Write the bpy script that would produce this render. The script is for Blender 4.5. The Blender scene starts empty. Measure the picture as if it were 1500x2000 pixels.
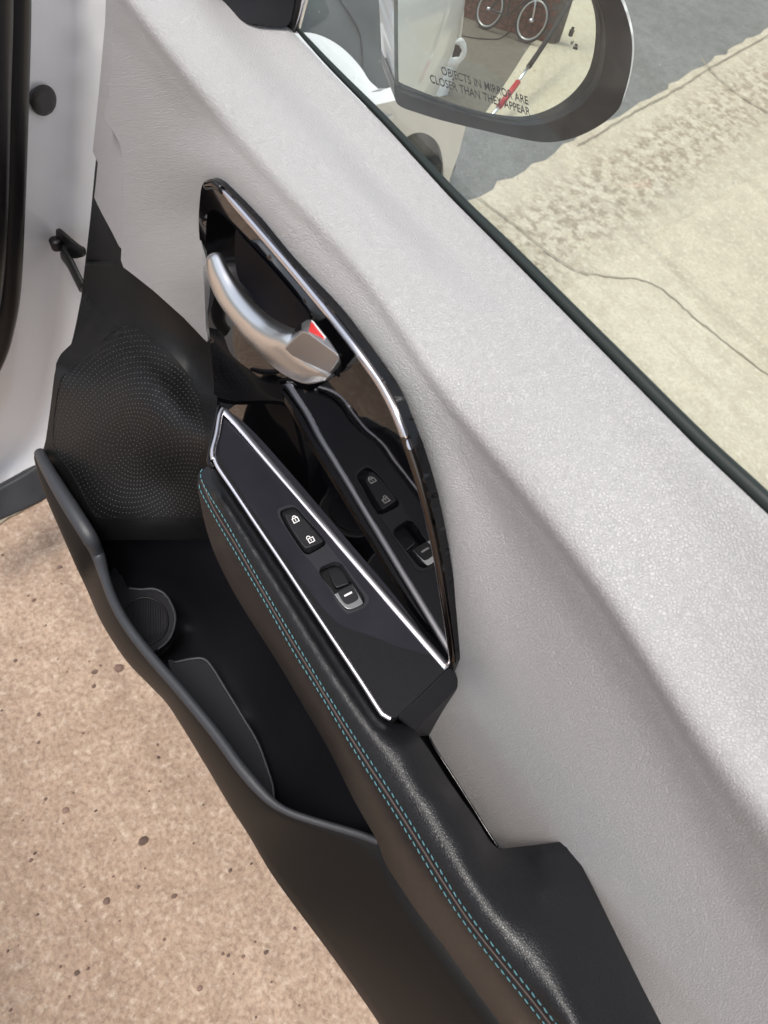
import bpy, bmesh, math, random
import numpy as np
from mathutils import Vector, Matrix
from mathutils.geometry import delaunay_2d_cdt
from mathutils.bvhtree import BVHTree
random.seed(7)
sc = bpy.context.scene
EYE = 1.26            # camera height above the ground
# ------------------------------------------------------------------ camera
# X runs forward along the door, o outboard (= -Y), Z up. The camera sits at (0, 0, EYE).
FPX = 1500.0
_F = np.array([-2150., -3000.]); _dx = -350.
_D = np.array([_dx, (-FPX*FPX-_F[0]*_dx)/_F[1]])
FW = np.array([_F[0], _F[1], FPX]); FW /= np.linalg.norm(FW)
DN = np.array([_D[0], _D[1], FPX]); DN /= np.linalg.norm(DN)
OUT = np.cross(DN, FW)
UP = -DN
def W(p): return Vector((p[0], -p[1], p[2]+EYE))
cam_d = bpy.data.cameras.new('camera'); cam = bpy.data.objects.new('camera', cam_d); sc.collection.objects.link(cam)
M = Matrix(((FW[0], -FW[1], -FW[2], 0), (-OUT[0], OUT[1], OUT[2], 0), (UP[0], -UP[1], -UP[2], EYE), (0, 0, 0, 1)))
cam.matrix_world = M
cam_d.sensor_fit = 'VERTICAL'; cam_d.sensor_height = 36; cam_d.lens = 36*FPX/2000
cam_d.clip_start = .02; cam_d.clip_end = 500
cam_d.dof.use_dof = True; cam_d.dof.focus_distance = .66; cam_d.dof.aperture_fstop = 14
sc.camera = cam
# ------------------------------------------------------------------ light
SUN_DIR = Vector((-.12, .26, .93)).normalized()     # towards the sun (forward, inboard, up)
wd = bpy.data.worlds.new('World'); sc.world = wd; wd.use_nodes = True
nt = wd.node_tree; nt.nodes.clear()
sky = nt.nodes.new('ShaderNodeTexSky'); sky.sky_type = 'NISHITA'; sky.sun_disc = False
sky.sun_elevation = math.asin(SUN_DIR.z); sky.sun_rotation = math.atan2(SUN_DIR.x, SUN_DIR.y)
sky.air_density = 1.0; sky.dust_density = 4.0; sky.ozone_density = 1.0
hs = nt.nodes.new('ShaderNodeHueSaturation'); hs.inputs['Saturation'].default_value = .45   # thin overcast
bgn = nt.nodes.new('ShaderNodeBackground'); bgn.inputs[1].default_value = .15
won = nt.nodes.new('ShaderNodeOutputWorld')
nt.links.new(sky.outputs[0], hs.inputs['Color']); nt.links.new(hs.outputs[0], bgn.inputs[0]); nt.links.new(bgn.outputs[0], won.inputs[0])
sl = bpy.data.lights.new('sun', 'SUN'); sl.energy = 1.25; sl.angle = math.radians(14); sl.color = (1, .95, .88)
so = bpy.data.objects.new('sun', sl); sc.collection.objects.link(so)
so.rotation_euler = SUN_DIR.to_track_quat('Z', 'Y').to_euler(); so.location = (0, 0, 5)
sc.view_settings.view_transform = 'Standard'; sc.view_settings.look = 'None'
sc.view_settings.exposure = 0.58; sc.view_settings.gamma = 1
# ------------------------------------------------------------------ materials
def principled(name, color, rough=.5, metal=0., spec=.5, bump=None, mott=None, coat=0., extra=None):
    m = bpy.data.materials.new(name); m.use_nodes = True; n = m.node_tree; b = n.nodes['Principled BSDF']
    b.inputs['Base Color'].default_value = (*color, 1); b.inputs['Roughness'].default_value = rough
    b.inputs['Metallic'].default_value = metal; b.inputs['Specular IOR Level'].default_value = spec
    b.inputs['Coat Weight'].default_value = coat; b.inputs['Coat Roughness'].default_value = .03
    tc = n.nodes.new('ShaderNodeTexCoord')
    if mott:      # (scale, amount) soft colour variation
        nz = n.nodes.new('ShaderNodeTexNoise'); nz.inputs['Scale'].default_value = mott[0]; nz.inputs['Detail'].default_value = 6
        n.links.new(tc.outputs['Object'], nz.inputs['Vector'])
        rp = n.nodes.new('ShaderNodeMapRange'); rp.inputs[1].default_value = .3; rp.inputs[2].default_value = .7
        rp.inputs[3].default_value = 1-mott[1]; rp.inputs[4].default_value = 1+mott[1]
        n.links.new(nz.outputs['Fac'], rp.inputs[0])
        mx = n.nodes.new('ShaderNodeMix'); mx.data_type = 'RGBA'; mx.blend_type = 'MULTIPLY'; mx.inputs[0].default_value = 1
        mx.inputs[6].default_value = (*color, 1); n.links.new(rp.outputs[0], mx.inputs[7]); n.links.new(mx.outputs[2], b.inputs['Base Color'])
        r2 = n.nodes.new('ShaderNodeMapRange'); r2.inputs[3].default_value = max(0, rough-.06); r2.inputs[4].default_value = min(1, rough+.06)
        n.links.new(nz.outputs['Fac'], r2.inputs[0]); n.links.new(r2.outputs[0], b.inputs['Roughness'])
    if bump:      # (kind, scale, strength, distance)
        kind, scl, st, dist = bump
        if kind == 'leather':
            v = n.nodes.new('ShaderNodeTexVoronoi'); v.feature = 'DISTANCE_TO_EDGE'; v.inputs['Scale'].default_value = scl
            nz2 = n.nodes.new('ShaderNodeTexNoise'); nz2.inputs['Scale'].default_value = scl*.4; nz2.inputs['Detail'].default_value = 3
            ad = n.nodes.new('ShaderNodeVectorMath'); ad.operation = 'MULTIPLY_ADD'; ad.inputs[1].default_value = (.0022,)*3
            n.links.new(tc.outputs['Object'], nz2.inputs['Vector']); n.links.new(nz2.outputs['Color'], ad.inputs[0]); n.links.new(tc.outputs['Object'], ad.inputs[2])
            n.links.new(ad.outputs[0], v.inputs['Vector'])
            rr = n.nodes.new('ShaderNodeMapRange'); rr.inputs[1].default_value = 0; rr.inputs[2].default_value = .22; rr.interpolation_type = 'SMOOTHSTEP'
            n.links.new(v.outputs['Distance'], rr.inputs[0]); h = rr.outputs[0]
        else:
            v = n.nodes.new('ShaderNodeTexNoise'); v.inputs['Scale'].default_value = scl; v.inputs['Detail'].default_value = 4
            n.links.new(tc.outputs['Object'], v.inputs['Vector']); h = v.outputs['Fac']
        bp = n.nodes.new('ShaderNodeBump'); bp.inputs['Strength'].default_value = st; bp.inputs['Distance'].default_value = dist
        n.links.new(h, bp.inputs['Height']); n.links.new(bp.outputs[0], b.inputs['Normal'])
    if extra: extra(m, n, b, tc)
    return m
def concrete(name, colA, colB, dark, light, scale=60., stain=2., joint=None, bumpd=.004, speck=.36, streak=0., mask=None, soft=.0):
    m = bpy.data.materials.new(name); m.use_nodes = True; n = m.node_tree; b = n.nodes['Principled BSDF']
    b.inputs['Roughness'].default_value = .9; b.inputs['Specular IOR Level'].default_value = .25
    tc = n.nodes.new('ShaderNodeTexCoord')
    def noise(s, d=8, r=.6):
        x = n.nodes.new('ShaderNodeTexNoise'); x.inputs['Scale'].default_value = s; x.inputs['Detail'].default_value = d; x.inputs['Roughness'].default_value = r
        n.links.new(tc.outputs['Object'], x.inputs['Vector']); return x.outputs['Fac']
    def ramp(f, a, c, lo=0., hi=1.):
        x = n.nodes.new('ShaderNodeMapRange'); x.inputs[1].default_value = a; x.inputs[2].default_value = c; x.inputs[3].default_value = lo; x.inputs[4].default_value = hi
        n.links.new(f, x.inputs[0]); return x.outputs[0]
    def mix(f, a, c):
        x = n.nodes.new('ShaderNodeMix'); x.data_type = 'RGBA'
        n.links.new(f, x.inputs[0])
        for k, s in ((6, a), (7, c)):
            if isinstance(s, tuple): x.inputs[k].default_value = (*s, 1)
            else: n.links.new(s, x.inputs[k])
        return x.outputs[2]
    base = mix(ramp(noise(stain), .35, .65), colA, colB)
    base = mix(ramp(noise(scale*.55, 6, .75), .42, .62, 0, .55), base, tuple(c*.72 for c in colA))
    if streak:
        mp = n.nodes.new('ShaderNodeMapping'); mp.inputs['Rotation'].default_value = (0, 0, streak); mp.inputs['Scale'].default_value = (.5, 9, 1)
        sx = n.nodes.new('ShaderNodeTexNoise'); sx.inputs['Scale'].default_value = 1.6; sx.inputs['Detail'].default_value = 5
        n.links.new(tc.outputs['Object'], mp.inputs[0]); n.links.new(mp.outputs[0], sx.inputs['Vector']); base = mix(ramp(sx.outputs['Fac'], .52, .70, 0, .45), base, tuple(c*.6 for c in colA))
    if mask:      # worn band between two parallel lines: (direction, offset, width)
        vd = n.nodes.new('ShaderNodeVectorMath'); vd.operation = 'DOT_PRODUCT'; vd.inputs[1].default_value = mask[0]; n.links.new(tc.outputs['Object'], vd.inputs[0])
        u = ramp(vd.outputs['Value'], mask[1], mask[1]+mask[2]); band = n.nodes.new('ShaderNodeMath'); band.operation = 'PINGPONG'; band.inputs[1].default_value = .5; n.links.new(u, band.inputs[0])
        bw_ = ramp(band.outputs[0], .06, .30); pit = noise(24, 6, .62); thr = n.nodes.new('ShaderNodeMath'); thr.operation = 'MULTIPLY'
        n.links.new(ramp(pit, .47, .56), thr.inputs[0]); n.links.new(bw_, thr.inputs[1]); base = mix(thr.outputs[0], base, (colA[0]*.56, colA[1]*.53, colA[2]*.50))
        thr2 = n.nodes.new('ShaderNodeMath'); thr2.operation = 'MULTIPLY'; n.links.new(ramp(noise(40, 5, .6), .55, .62, 0, .4), thr2.inputs[0]); n.links.new(bw_, thr2.inputs[1]); base = mix(thr2.outputs[0], base, light)
    g = noise(scale*4, 4, .7); base = mix(ramp(g, speck, speck+.12+soft, .75, 0), base, dark)
    base = mix(ramp(noise(scale*2.2, 5, .7), .56-soft*.4, .68+soft*.3, 0, .75), base, light)
    v = n.nodes.new('ShaderNodeTexVoronoi'); v.inputs['Scale'].default_value = scale*.35; n.links.new(tc.outputs['Object'], v.inputs['Vector'])
    sp = n.nodes.new('ShaderNodeSeparateColor'); n.links.new(v.outputs['Color'], sp.inputs[0])
    peb = n.nodes.new('ShaderNodeMath'); peb.operation = 'MULTIPLY'
    n.links.new(ramp(v.outputs['Distance'], .34, .22), peb.inputs[0]); n.links.new(ramp(sp.outputs[0], .985, .99), peb.inputs[1])
    base = mix(peb.outputs[0], base, mix(sp.outputs[1], dark, (colA[0]*.6, colA[1]*.45, colA[2]*.4)))
    n.links.new(base, b.inputs['Base Color'])
    bp = n.nodes.new('ShaderNodeBump'); bp.inputs['Distance'].default_value = bumpd; bp.inputs['Strength'].default_value = .6
    n.links.new(g, bp.inputs['Height']); n.links.new(bp.outputs[0], b.inputs['Normal'])
    return m
MT = {}
MT['trim'] = principled('grey_leatherette', (.415, .407, .408), .46, bump=('leather', 600, .7, .00050))
MT['pad'] = principled('black_leather', (.0065, .0068, .0085), .31, bump=('leather', 680, .32, .0003), spec=.45)
MT['padside'] = MT['pad']
MT['plastic'] = principled('black_grained_plastic', (.0065, .0065, .007), .5, bump=('noise', 1800, .25, .0003), spec=.3, mott=(14, .12))
MT['soft'] = principled('soft_black_plastic', (.010, .010, .013), .5, spec=.35, bump=('noise', 1500, .15, .0002))
MT['pocket'] = principled('pocket_plastic', (.0075, .0068, .0065), .45, spec=.24, bump=('noise', 2200, .35, .0003))
MT['rim'] = principled('pocket_lip_plastic', (.032, .034, .04), .38, spec=.6, bump=('noise', 1500, .6, .0005))
MT['inner'] = principled('pocket_inside_plastic', (.013, .013, .017), .55, spec=.25, bump=('noise', 1500, .2, .0003))
MT['piano'] = principled('piano_black', (.003, .003, .004), .03, spec=.45, bump=('noise', 14, .02, .004))
MT['ptop'] = principled('gloss_black_dust_sheen', (.022, .022, .028), .06, spec=.5, mott=(22, .15))  # dust film and reflected sheen both put into the lifted base colour
MT['cupblk'] = principled('cup_black', (.003, .003, .004), .22, spec=.25)
MT['liner'] = principled('cup_liner_black', (.0045, .0045, .009), .6, spec=.25)
MT['matte'] = principled('matte_black_grain', (.010, .010, .0115), .65, spec=.18, bump=('noise', 1100, .4, .0006))
MT['switch'] = principled('switch_plastic', (.022, .022, .027), .42, spec=.5, bump=('noise', 2500, .1, .0001))
MT['button'] = principled('button_plastic', (.02, .02, .023), .34, spec=.5)
MT['chrome'] = principled('satin_chrome', (.86, .85, .90), .28, metal=1)
MT['handle'] = principled('satin_silver', (.80, .81, .82), .3, metal=1, bump=('noise', 3000, .05, .0001))
MT['dchrome'] = principled('dark_chrome', (.80, .78, .82), .24, metal=1)
MT['bronze'] = principled('bronze_black_edge', (.13, .105, .09), .12, metal=1)
MT['red'] = principled('red_enamel', (.75, .005, .005), .3)
MT['white'] = principled('white_print', (.85, .85, .85), .5)
MT['teal'] = principled('teal_thread', (.075, .205, .235), .6)
MT['seam'] = principled('brown_grey_seam', (.07, .05, .045), .7)  # brown-grey line of the seam between the stitch rows
MT['paint'] = principled('white_car_paint', (.80, .80, .815), .32, spec=.5, coat=.5, mott=(3, .03))
MT['rubber'] = principled('black_rubber', (.008, .007, .008), .42, spec=.45, mott=(20, .2))
MT['seal'] = principled('belt_seal_rubber', (.016, .022, .02), .45, spec=.4)
MT['clad'] = principled('sill_cladding', (.035, .037, .042), .55, mott=(25, .2))
MT['steel'] = principled('dark_steel', (.03, .03, .03), .4, metal=.6, mott=(60, .3))
MT['mirror'] = principled('mirror_silver', (.88, .92, .88), .0, metal=1)
MT['print'] = principled('mirror_print', (.012, .012, .012), .5)
MT['housing'] = principled('mirror_housing', (.005, .006, .009), .35, spec=.22, mott=(30, .2))
MT['mbezel'] = principled('mirror_edge', (.10, .115, .11), .4)
MT['tyre'] = principled('tyre_rubber', (.012, .012, .013), .8)
MT['alloy'] = principled('wheel_alloy', (.25, .25, .26), .35, metal=1)
MT['dot'] = principled('grille_dimple', (.06, .06, .063), .6)
MT['dglass'] = principled('dark_windscreen', (.045, .05, .05), .3, spec=.15, mott=(8, .3))  # dark grey base colour with weak, rough reflection
MT['apron'] = concrete('warm_concrete', (.44, .315, .225), (.53, .395, .295), (.22, .15, .11), (.66, .54, .43), 34, 2.6, speck=.34, streak=.9, soft=.14)
MT['drive'] = concrete('pale_driveway_concrete', (.53, .465, .36), (.60, .54, .43), (.36, .31, .235), (.74, .68, .565), 26, 1.6, speck=.28, streak=.5, soft=.16)
MT['asphalt'] = concrete('street_asphalt', (.16, .163, .16), (.21, .213, .21), (.085, .088, .088), (.30, .31, .30), 40, 3)
MT['floor'] = concrete('shaded_garage_floor', (.13, .115, .095), (.17, .15, .125), (.07, .06, .05), (.24, .21, .18), 25, 1.5)  # garage shade is put into the darker concrete colour
MT['crack'] = principled('joint_dirt', (.27, .23, .17), .9)
MT['brick'] = principled('red_brick', (.15, .055, .04), .85, mott=(8, .5), bump=('noise', 90, .5, .004))  # kept dark so the colour carries the shade inside the garage
MT['mortar'] = principled('mortar', (.11, .095, .085), .9, mott=(20, .3))
MT['bikeblk'] = principled('bicycle_black', (.02, .02, .022), .35)
MT['foam'] = principled('foam_grip', (.02, .02, .022), .9, bump=('noise', 120, .8, .004))
MT['redp'] = principled('red_plastic', (.45, .02, .03), .4)
MT['cable'] = principled('cable_black', (.02, .02, .02), .6)
MT['icegrey'] = principled('icon_grey', (.45, .45, .47), .5)
# clear window glass with dust
def glass_mat():
    m = bpy.data.materials.new('window_glass'); m.use_nodes = True; n = m.node_tree; n.nodes.clear()
    o = n.nodes.new('ShaderNodeOutputMaterial'); t = n.nodes.new('ShaderNodeBsdfTransparent'); t.inputs[0].default_value = (.93, .96, .94, 1)
    g = n.nodes.new('ShaderNodeBsdfGlossy'); g.inputs['Roughness'].default_value = .01; g.inputs[0].default_value = (1, 1, 1, 1)
    f = n.nodes.new('ShaderNodeFresnel'); f.inputs[0].default_value = 1.45
    geo = n.nodes.new('ShaderNodeNewGeometry'); inv = n.nodes.new('ShaderNodeMath'); inv.operation = 'SUBTRACT'; inv.inputs[0].default_value = 1; n.links.new(geo.outputs['Backfacing'], inv.inputs[1])
    fm = n.nodes.new('ShaderNodeMath'); fm.operation = 'MULTIPLY'; n.links.new(f.outputs[0], fm.inputs[0]); n.links.new(inv.outputs[0], fm.inputs[1])
    mx = n.nodes.new('ShaderNodeMixShader'); n.links.new(fm.outputs[0], mx.inputs[0]); n.links.new(t.outputs[0], mx.inputs[1]); n.links.new(g.outputs[0], mx.inputs[2])
    d = n.nodes.new('ShaderNodeBsdfDiffuse'); d.inputs[0].default_value = (.75, .78, .74, 1)
    tc = n.nodes.new('ShaderNodeTexCoord')
    v = n.nodes.new('ShaderNodeTexVoronoi'); v.inputs['Scale'].default_value = 130; v.inputs['Randomness'].default_value = 1
    nz = n.nodes.new('ShaderNodeTexNoise'); nz.inputs['Scale'].default_value = 60; nz.inputs['Detail'].default_value = 2
    n.links.new(tc.outputs['Object'], nz.inputs['Vector'])
    n.links.new(tc.outputs['Object'], v.inputs['Vector'])
    sp = n.nodes.new('ShaderNodeSeparateColor'); n.links.new(v.outputs['Color'], sp.inputs[0])
    a = n.nodes.new('ShaderNodeMapRange'); a.inputs[1].default_value = .13; a.inputs[2].default_value = .06; n.links.new(v.outputs['Distance'], a.inputs[0])
    c = n.nodes.new('ShaderNodeMapRange'); c.inputs[1].default_value = .86; c.inputs[2].default_value = 1.0; n.links.new(sp.outputs[0], c.inputs[0])
    mu = n.nodes.new('ShaderNodeMath'); mu.operation = 'MULTIPLY'; n.links.new(a.outputs[0], mu.inputs[0]); n.links.new(c.outputs[0], mu.inputs[1])
    ml = n.nodes.new('ShaderNodeMapRange'); ml.inputs[3].default_value = 0.0; ml.inputs[4].default_value = .6; n.links.new(mu.outputs[0], ml.inputs[0])
    haz = n.nodes.new('ShaderNodeMapRange'); haz.inputs[1].default_value = .3; haz.inputs[2].default_value = .8; haz.inputs[3].default_value = .015; haz.inputs[4].default_value = .06
    n.links.new(nz.outputs['Fac'], haz.inputs[0])
    ma = n.nodes.new('ShaderNodeMath'); ma.operation = 'MAXIMUM'; n.links.new(ml.outputs[0], ma.inputs[0]); n.links.new(haz.outputs[0], ma.inputs[1])
    m2 = n.nodes.new('ShaderNodeMixShader'); n.links.new(ma.outputs[0], m2.inputs[0]); n.links.new(mx.outputs[0], m2.inputs[1]); n.links.new(d.outputs[0], m2.inputs[2])
    n.links.new(m2.outputs[0], o.inputs[0]); return m
MT['glass'] = glass_mat()
# ------------------------------------------------------------------ object helpers
def thing(name, label, cat, at=(0, 0, -EYE), group=None):
    o = bpy.data.objects.new(name, None); o.empty_display_size = .05; sc.collection.objects.link(o); o.location = W(at)
    o['label'] = label; o['category'] = cat
    if group: o['group'] = group
    o['lvl'] = 0; return o
INV = {}
def worldmat(o):
    m = Matrix.Translation(o.location)
    return m
def link(name, me, mat, parent=None, label=None, kind=None, smooth=True):
    o = bpy.data.objects.new(name, me); sc.collection.objects.link(o)
    if isinstance(mat, list):
        for m_ in mat: me.materials.append(m_)
    elif mat and not me.materials: me.materials.append(mat)
    if smooth:
        me.polygons.foreach_set('use_smooth', [True]*len(me.polygons))
    if parent:
        o.parent = parent
        if parent.type == 'EMPTY': o.matrix_parent_inverse = Matrix.Translation(parent.location).inverted()
        elif parent.parent is None: pass
    if label: o['label'] = label
    if kind: o['kind'] = kind
    return o
def mesh_of(bm, name):
    me = bpy.data.meshes.new(name); bm.normal_update(); bm.to_mesh(me); bm.free(); return me
def ray(p):
    d = np.array([p[0]-750., p[1]-1000., FPX]); return np.array([d@FW, d@OUT, d@UP])
# gloss plane: n.P = GC ; mirror plane
L1 = ray((432, 797)); L1 = L1*(-.485/L1[2]); L2 = ray((876, 1298)); L2 = L2*(-.485/L2[2])
GN = np.array([.03, .9955, .09]); GN /= np.linalg.norm(GN)
_h = np.cross((L2-L1)/np.linalg.norm(L2-L1), [0, 0, 1]); _h /= np.linalg.norm(_h)
if _h[1] < 0: _h = -_h
GC = float(GN@((L1+L2)/2+_h*.016))
MC = ray((970, 90)); MC = MC*(.60/MC[1])
_a, _r = math.radians(25), math.radians(10)
MTAN = np.array([-math.sin(_a)*math.cos(_r), math.cos(_a)*math.cos(_r), -math.sin(_r)])
_b = np.cross(np.cross(MTAN, [0, 0, 1]), MTAN); _b /= np.linalg.norm(_b); 
MN = np.cross(_b, MTAN); MN = -MN if MN[0] > 0 else MN
_p = math.radians(-5.0)
MUP = _b*math.cos(_p)+MN*math.sin(_p); MN = MN*math.cos(_p)-_b*math.sin(_p)
def depth(p, k, v):
    r = ray(p)
    if k == 'o': return v/r[1]
    if k == 'z': return v/r[2]
    if k == 'x': return v/r[0]
    if k == 'g': return (GC-v)/(GN@r)          # v metres inboard of the gloss plane
    if k == 'm': return (MN@MC+v)/(MN@r)       # v metres in front of the mirror plane
    if k == 'd': return v/np.linalg.norm(r)
def pt(p, k, v): return ray(p)*depth(p, k, v)
MR = 1.0                                        # radius of the convex mirror glass
MO = MC-MN*MR
def msurf(p):
    d = ray(p); d = d/np.linalg.norm(d); b_ = d@MO; t = b_-math.sqrt(max(b_*b_-(MO@MO-MR*MR), 0)); return d*t, d
def mray(p):
    P, d = msurf(p); n = (P-MO)/MR; return P, d-2*(d@n)*n
def mpt(p, D):                                   # where the thing seen in the mirror really stands, D metres from the glass
    P, d = mray(p); return P+d*D
def mground(p, z=-EYE):
    A, d = mray(p); return A+d*((z-A[2])/d[2])
def mplane(p, axis, v):
    A, d = mray(p); return A+d*((v-A[axis])/d[axis])
class Field:
    """thin-plate surface through control points (px, py, kind, value); exact for planes"""
    def __init__(s, ctrl, lam=0.):
        P = np.array([(c[0], c[1]) for c in ctrl], float)/1000.; w = np.array([1/depth((c[0], c[1]), c[2], c[3]) for c in ctrl])/1000.
        n = len(P); K = s.k(P, P)+lam*np.eye(n); Q = np.c_[np.ones(n), P]
        A = np.block([[K, Q], [Q.T, np.zeros((3, 3))]]); s.P = P; s.c = np.linalg.solve(A, np.r_[w, 0, 0, 0])
    def k(s, A, B):
        d = ((A[:, None]-B[None])**2).sum(-1); return .5*d*np.log(d+1e-12)
    def __call__(s, pts):
        p = np.array(pts, float).reshape(-1, 2)/1000.; out = []
        w = s.k(p, s.P)@s.c[:-3]+np.c_[np.ones(len(p)), p]@s.c[-3:]
        return np.array([ray(q*1000.)/(wi*1000.) for q, wi in zip(p, w)])
class Plane:
    def __init__(s, k, v): s.kv = (k, v)
    def __call__(s, pts): return np.array([pt(p, *s.kv) for p in pts])
class Cast:
    """surface of a mesh already built, hit by rays through the traced outline"""
    def __init__(s, V, F, lift=0.): s.b = BVHTree.FromPolygons([Vector(v) for v in V], F); s.l = lift
    def __call__(s, pts):
        out = []; last = None; miss = []
        for i, p in enumerate(pts):
            r = Vector(ray(p)).normalized(); h = s.b.ray_cast(Vector((0, 0, 0)), r)
            if h[0] is None: miss.append(i); out.append(None); continue
            n = h[1]; n = n if n.dot(r) < 0 else -n
            out.append(np.array(h[0]+n*s.l))
        if miss:
            good = [i for i, o in enumerate(out) if o is not None]
            if not good: return np.array([ray(p)*.4/1500. for p in pts])
            if len(miss) > 3: print('cast misses', len(miss), 'of', len(out), 'e.g.', [tuple(np.round(pts[i])) for i in miss[:4]])
            G = np.array([pts[i] for i in good])
            for i in miss:
                j = good[int(((G-np.array(pts[i]))**2).sum(1).argmin())]; rr = ray(pts[i]); out[i] = rr*(np.linalg.norm(out[j])/np.linalg.norm(rr))
        return np.array(out)
class Proj:
    """lift of a field towards its own camera-side normal"""
    def __init__(s, f, k): s.f = f; s.kk = k
    def __call__(s, pts):
        p = np.array(pts, float).reshape(-1, 2); A = s.f(p); B = s.f(p+[1.5, 0]); C_ = s.f(p+[0, 1.5])
        n = np.cross(B-A, C_-A); n /= np.linalg.norm(n, axis=1)[:, None]
        n *= -np.sign((n*A).sum(1))[:, None]; return A+n*s.kk
def spl(pts, n=8, closed=False):
    """Catmull-Rom through the points (any dimension)"""
    P = [np.array(p, float) for p in pts]; N = len(P); out = []
    for i in range(N if closed else N-1):
        a, b, c, d = (P[(i-1) % N], P[i], P[(i+1) % N], P[(i+2) % N]) if closed else (P[max(i-1, 0)], P[i], P[i+1], P[min(i+2, N-1)])
        for k in range(n):
            t = k/n; out.append(.5*((2*b)+(c-a)*t+(2*a-5*b+4*c-d)*t*t+(3*b-a-3*c+d)*t**3))
    if not closed: out.append(P[-1])
    return out
def rnd(pts, r, n=5):
    """closed polygon with its corners rounded by r (px); r may be a list"""
    N = len(pts); out = []
    for i in range(N):
        a, b, c = (np.array(pts[(i+k-1) % N], float) for k in range(3)); rr = r[i] if isinstance(r, (list, tuple)) else r
        u = a-b; v = c-b; lu, lv = np.linalg.norm(u), np.linalg.norm(v); k = min(rr, lu*.48, lv*.48)
        if k < .3: out.append(b); continue
        A = b+u/lu*k; C_ = b+v/lv*k
        for j in range(n+1):
            t = j/n; out.append((1-t)**2*A+2*t*(1-t)*b+t*t*C_)
    return out
def dens(pts, step, closed=True):
    out = []; N = len(pts)
    for i in range(N if closed else N-1):
        a = np.array(pts[i], float); b = np.array(pts[(i+1) % N], float); m = max(1, int(np.linalg.norm(b-a)/step))
        out += [a+(b-a)*k/m for k in range(m)]
    if not closed: out.append(np.array(pts[-1], float))
    return out
def inside(P, poly):
    P = np.asarray(P, float).reshape(-1, 2); x, y = P[:, 0], P[:, 1]; r = np.zeros(len(P), bool); q = np.asarray(poly); N = len(q)
    for i in range(N):
        x1, y1 = q[i]; x2, y2 = q[i-1]
        c = (y1 > y) != (y2 > y)
        if c.any(): r ^= c & (x < (x2-x1)*(y-y1)/((y2-y1) if y2 != y1 else 1e-9)+x1)
    return r
def edgedist(P, poly):
    P = np.asarray(P, float).reshape(-1, 2); q = np.asarray(poly, float); best = np.full(len(P), 1e9)
    for i in range(len(q)):
        a, b = q[i-1], q[i]; ab = b-a; t = np.clip(((P-a)@ab)/max(ab@ab, 1e-9), 0, 1)[:, None]
        best = np.minimum(best, np.linalg.norm(P-(a+t*ab), axis=1))
    return best
def tri(outline, holes=(), g=12., step=None, seed=0):
    step = step or g
    loops = [dens(outline, step)]+[dens(h, step) for h in holes]
    o = np.array(loops[0]); lo, hi = o.min(0), o.max(0)
    xs = np.arange(lo[0]+g*.5, hi[0], g); ys = np.arange(lo[1]+g*.5, hi[1], g*.87)
    G = np.array([(x+(g*.5 if j % 2 else 0), y) for j, y in enumerate(ys) for x in xs]).reshape(-1, 2)
    if len(G):
        ok = inside(G, o) & (edgedist(G, o) > g*.45)
        for h in loops[1:]: ok &= ~inside(G, h) & (edgedist(G, h) > g*.45)
        G = G[ok]
    V = []; E = []
    for l in loops:
        s = len(V); V += [tuple(v) for v in l]; E += [(s+i, s+(i+1) % len(l)) for i in range(len(l))]
    V += [tuple(v) for v in G]
    v2, e2, f2, *_ = delaunay_2d_cdt([Vector(v) for v in V], E, [], 0, 1e-4)
    v2 = np.array([tuple(v) for v in v2]); F = [tuple(f) for f in f2]
    c = np.array([v2[list(f)].mean(0) for f in F]); ok = inside(c, o)
    for h in loops[1:]: ok &= ~inside(c, h)
    F = [f for f, k in zip(F, ok) if k]
    used = sorted({i for f in F for i in f}); mp = {u: i for i, u in enumerate(used)}
    return v2[used], [tuple(mp[i] for i in f) for f in F]
LAST = {}
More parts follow.
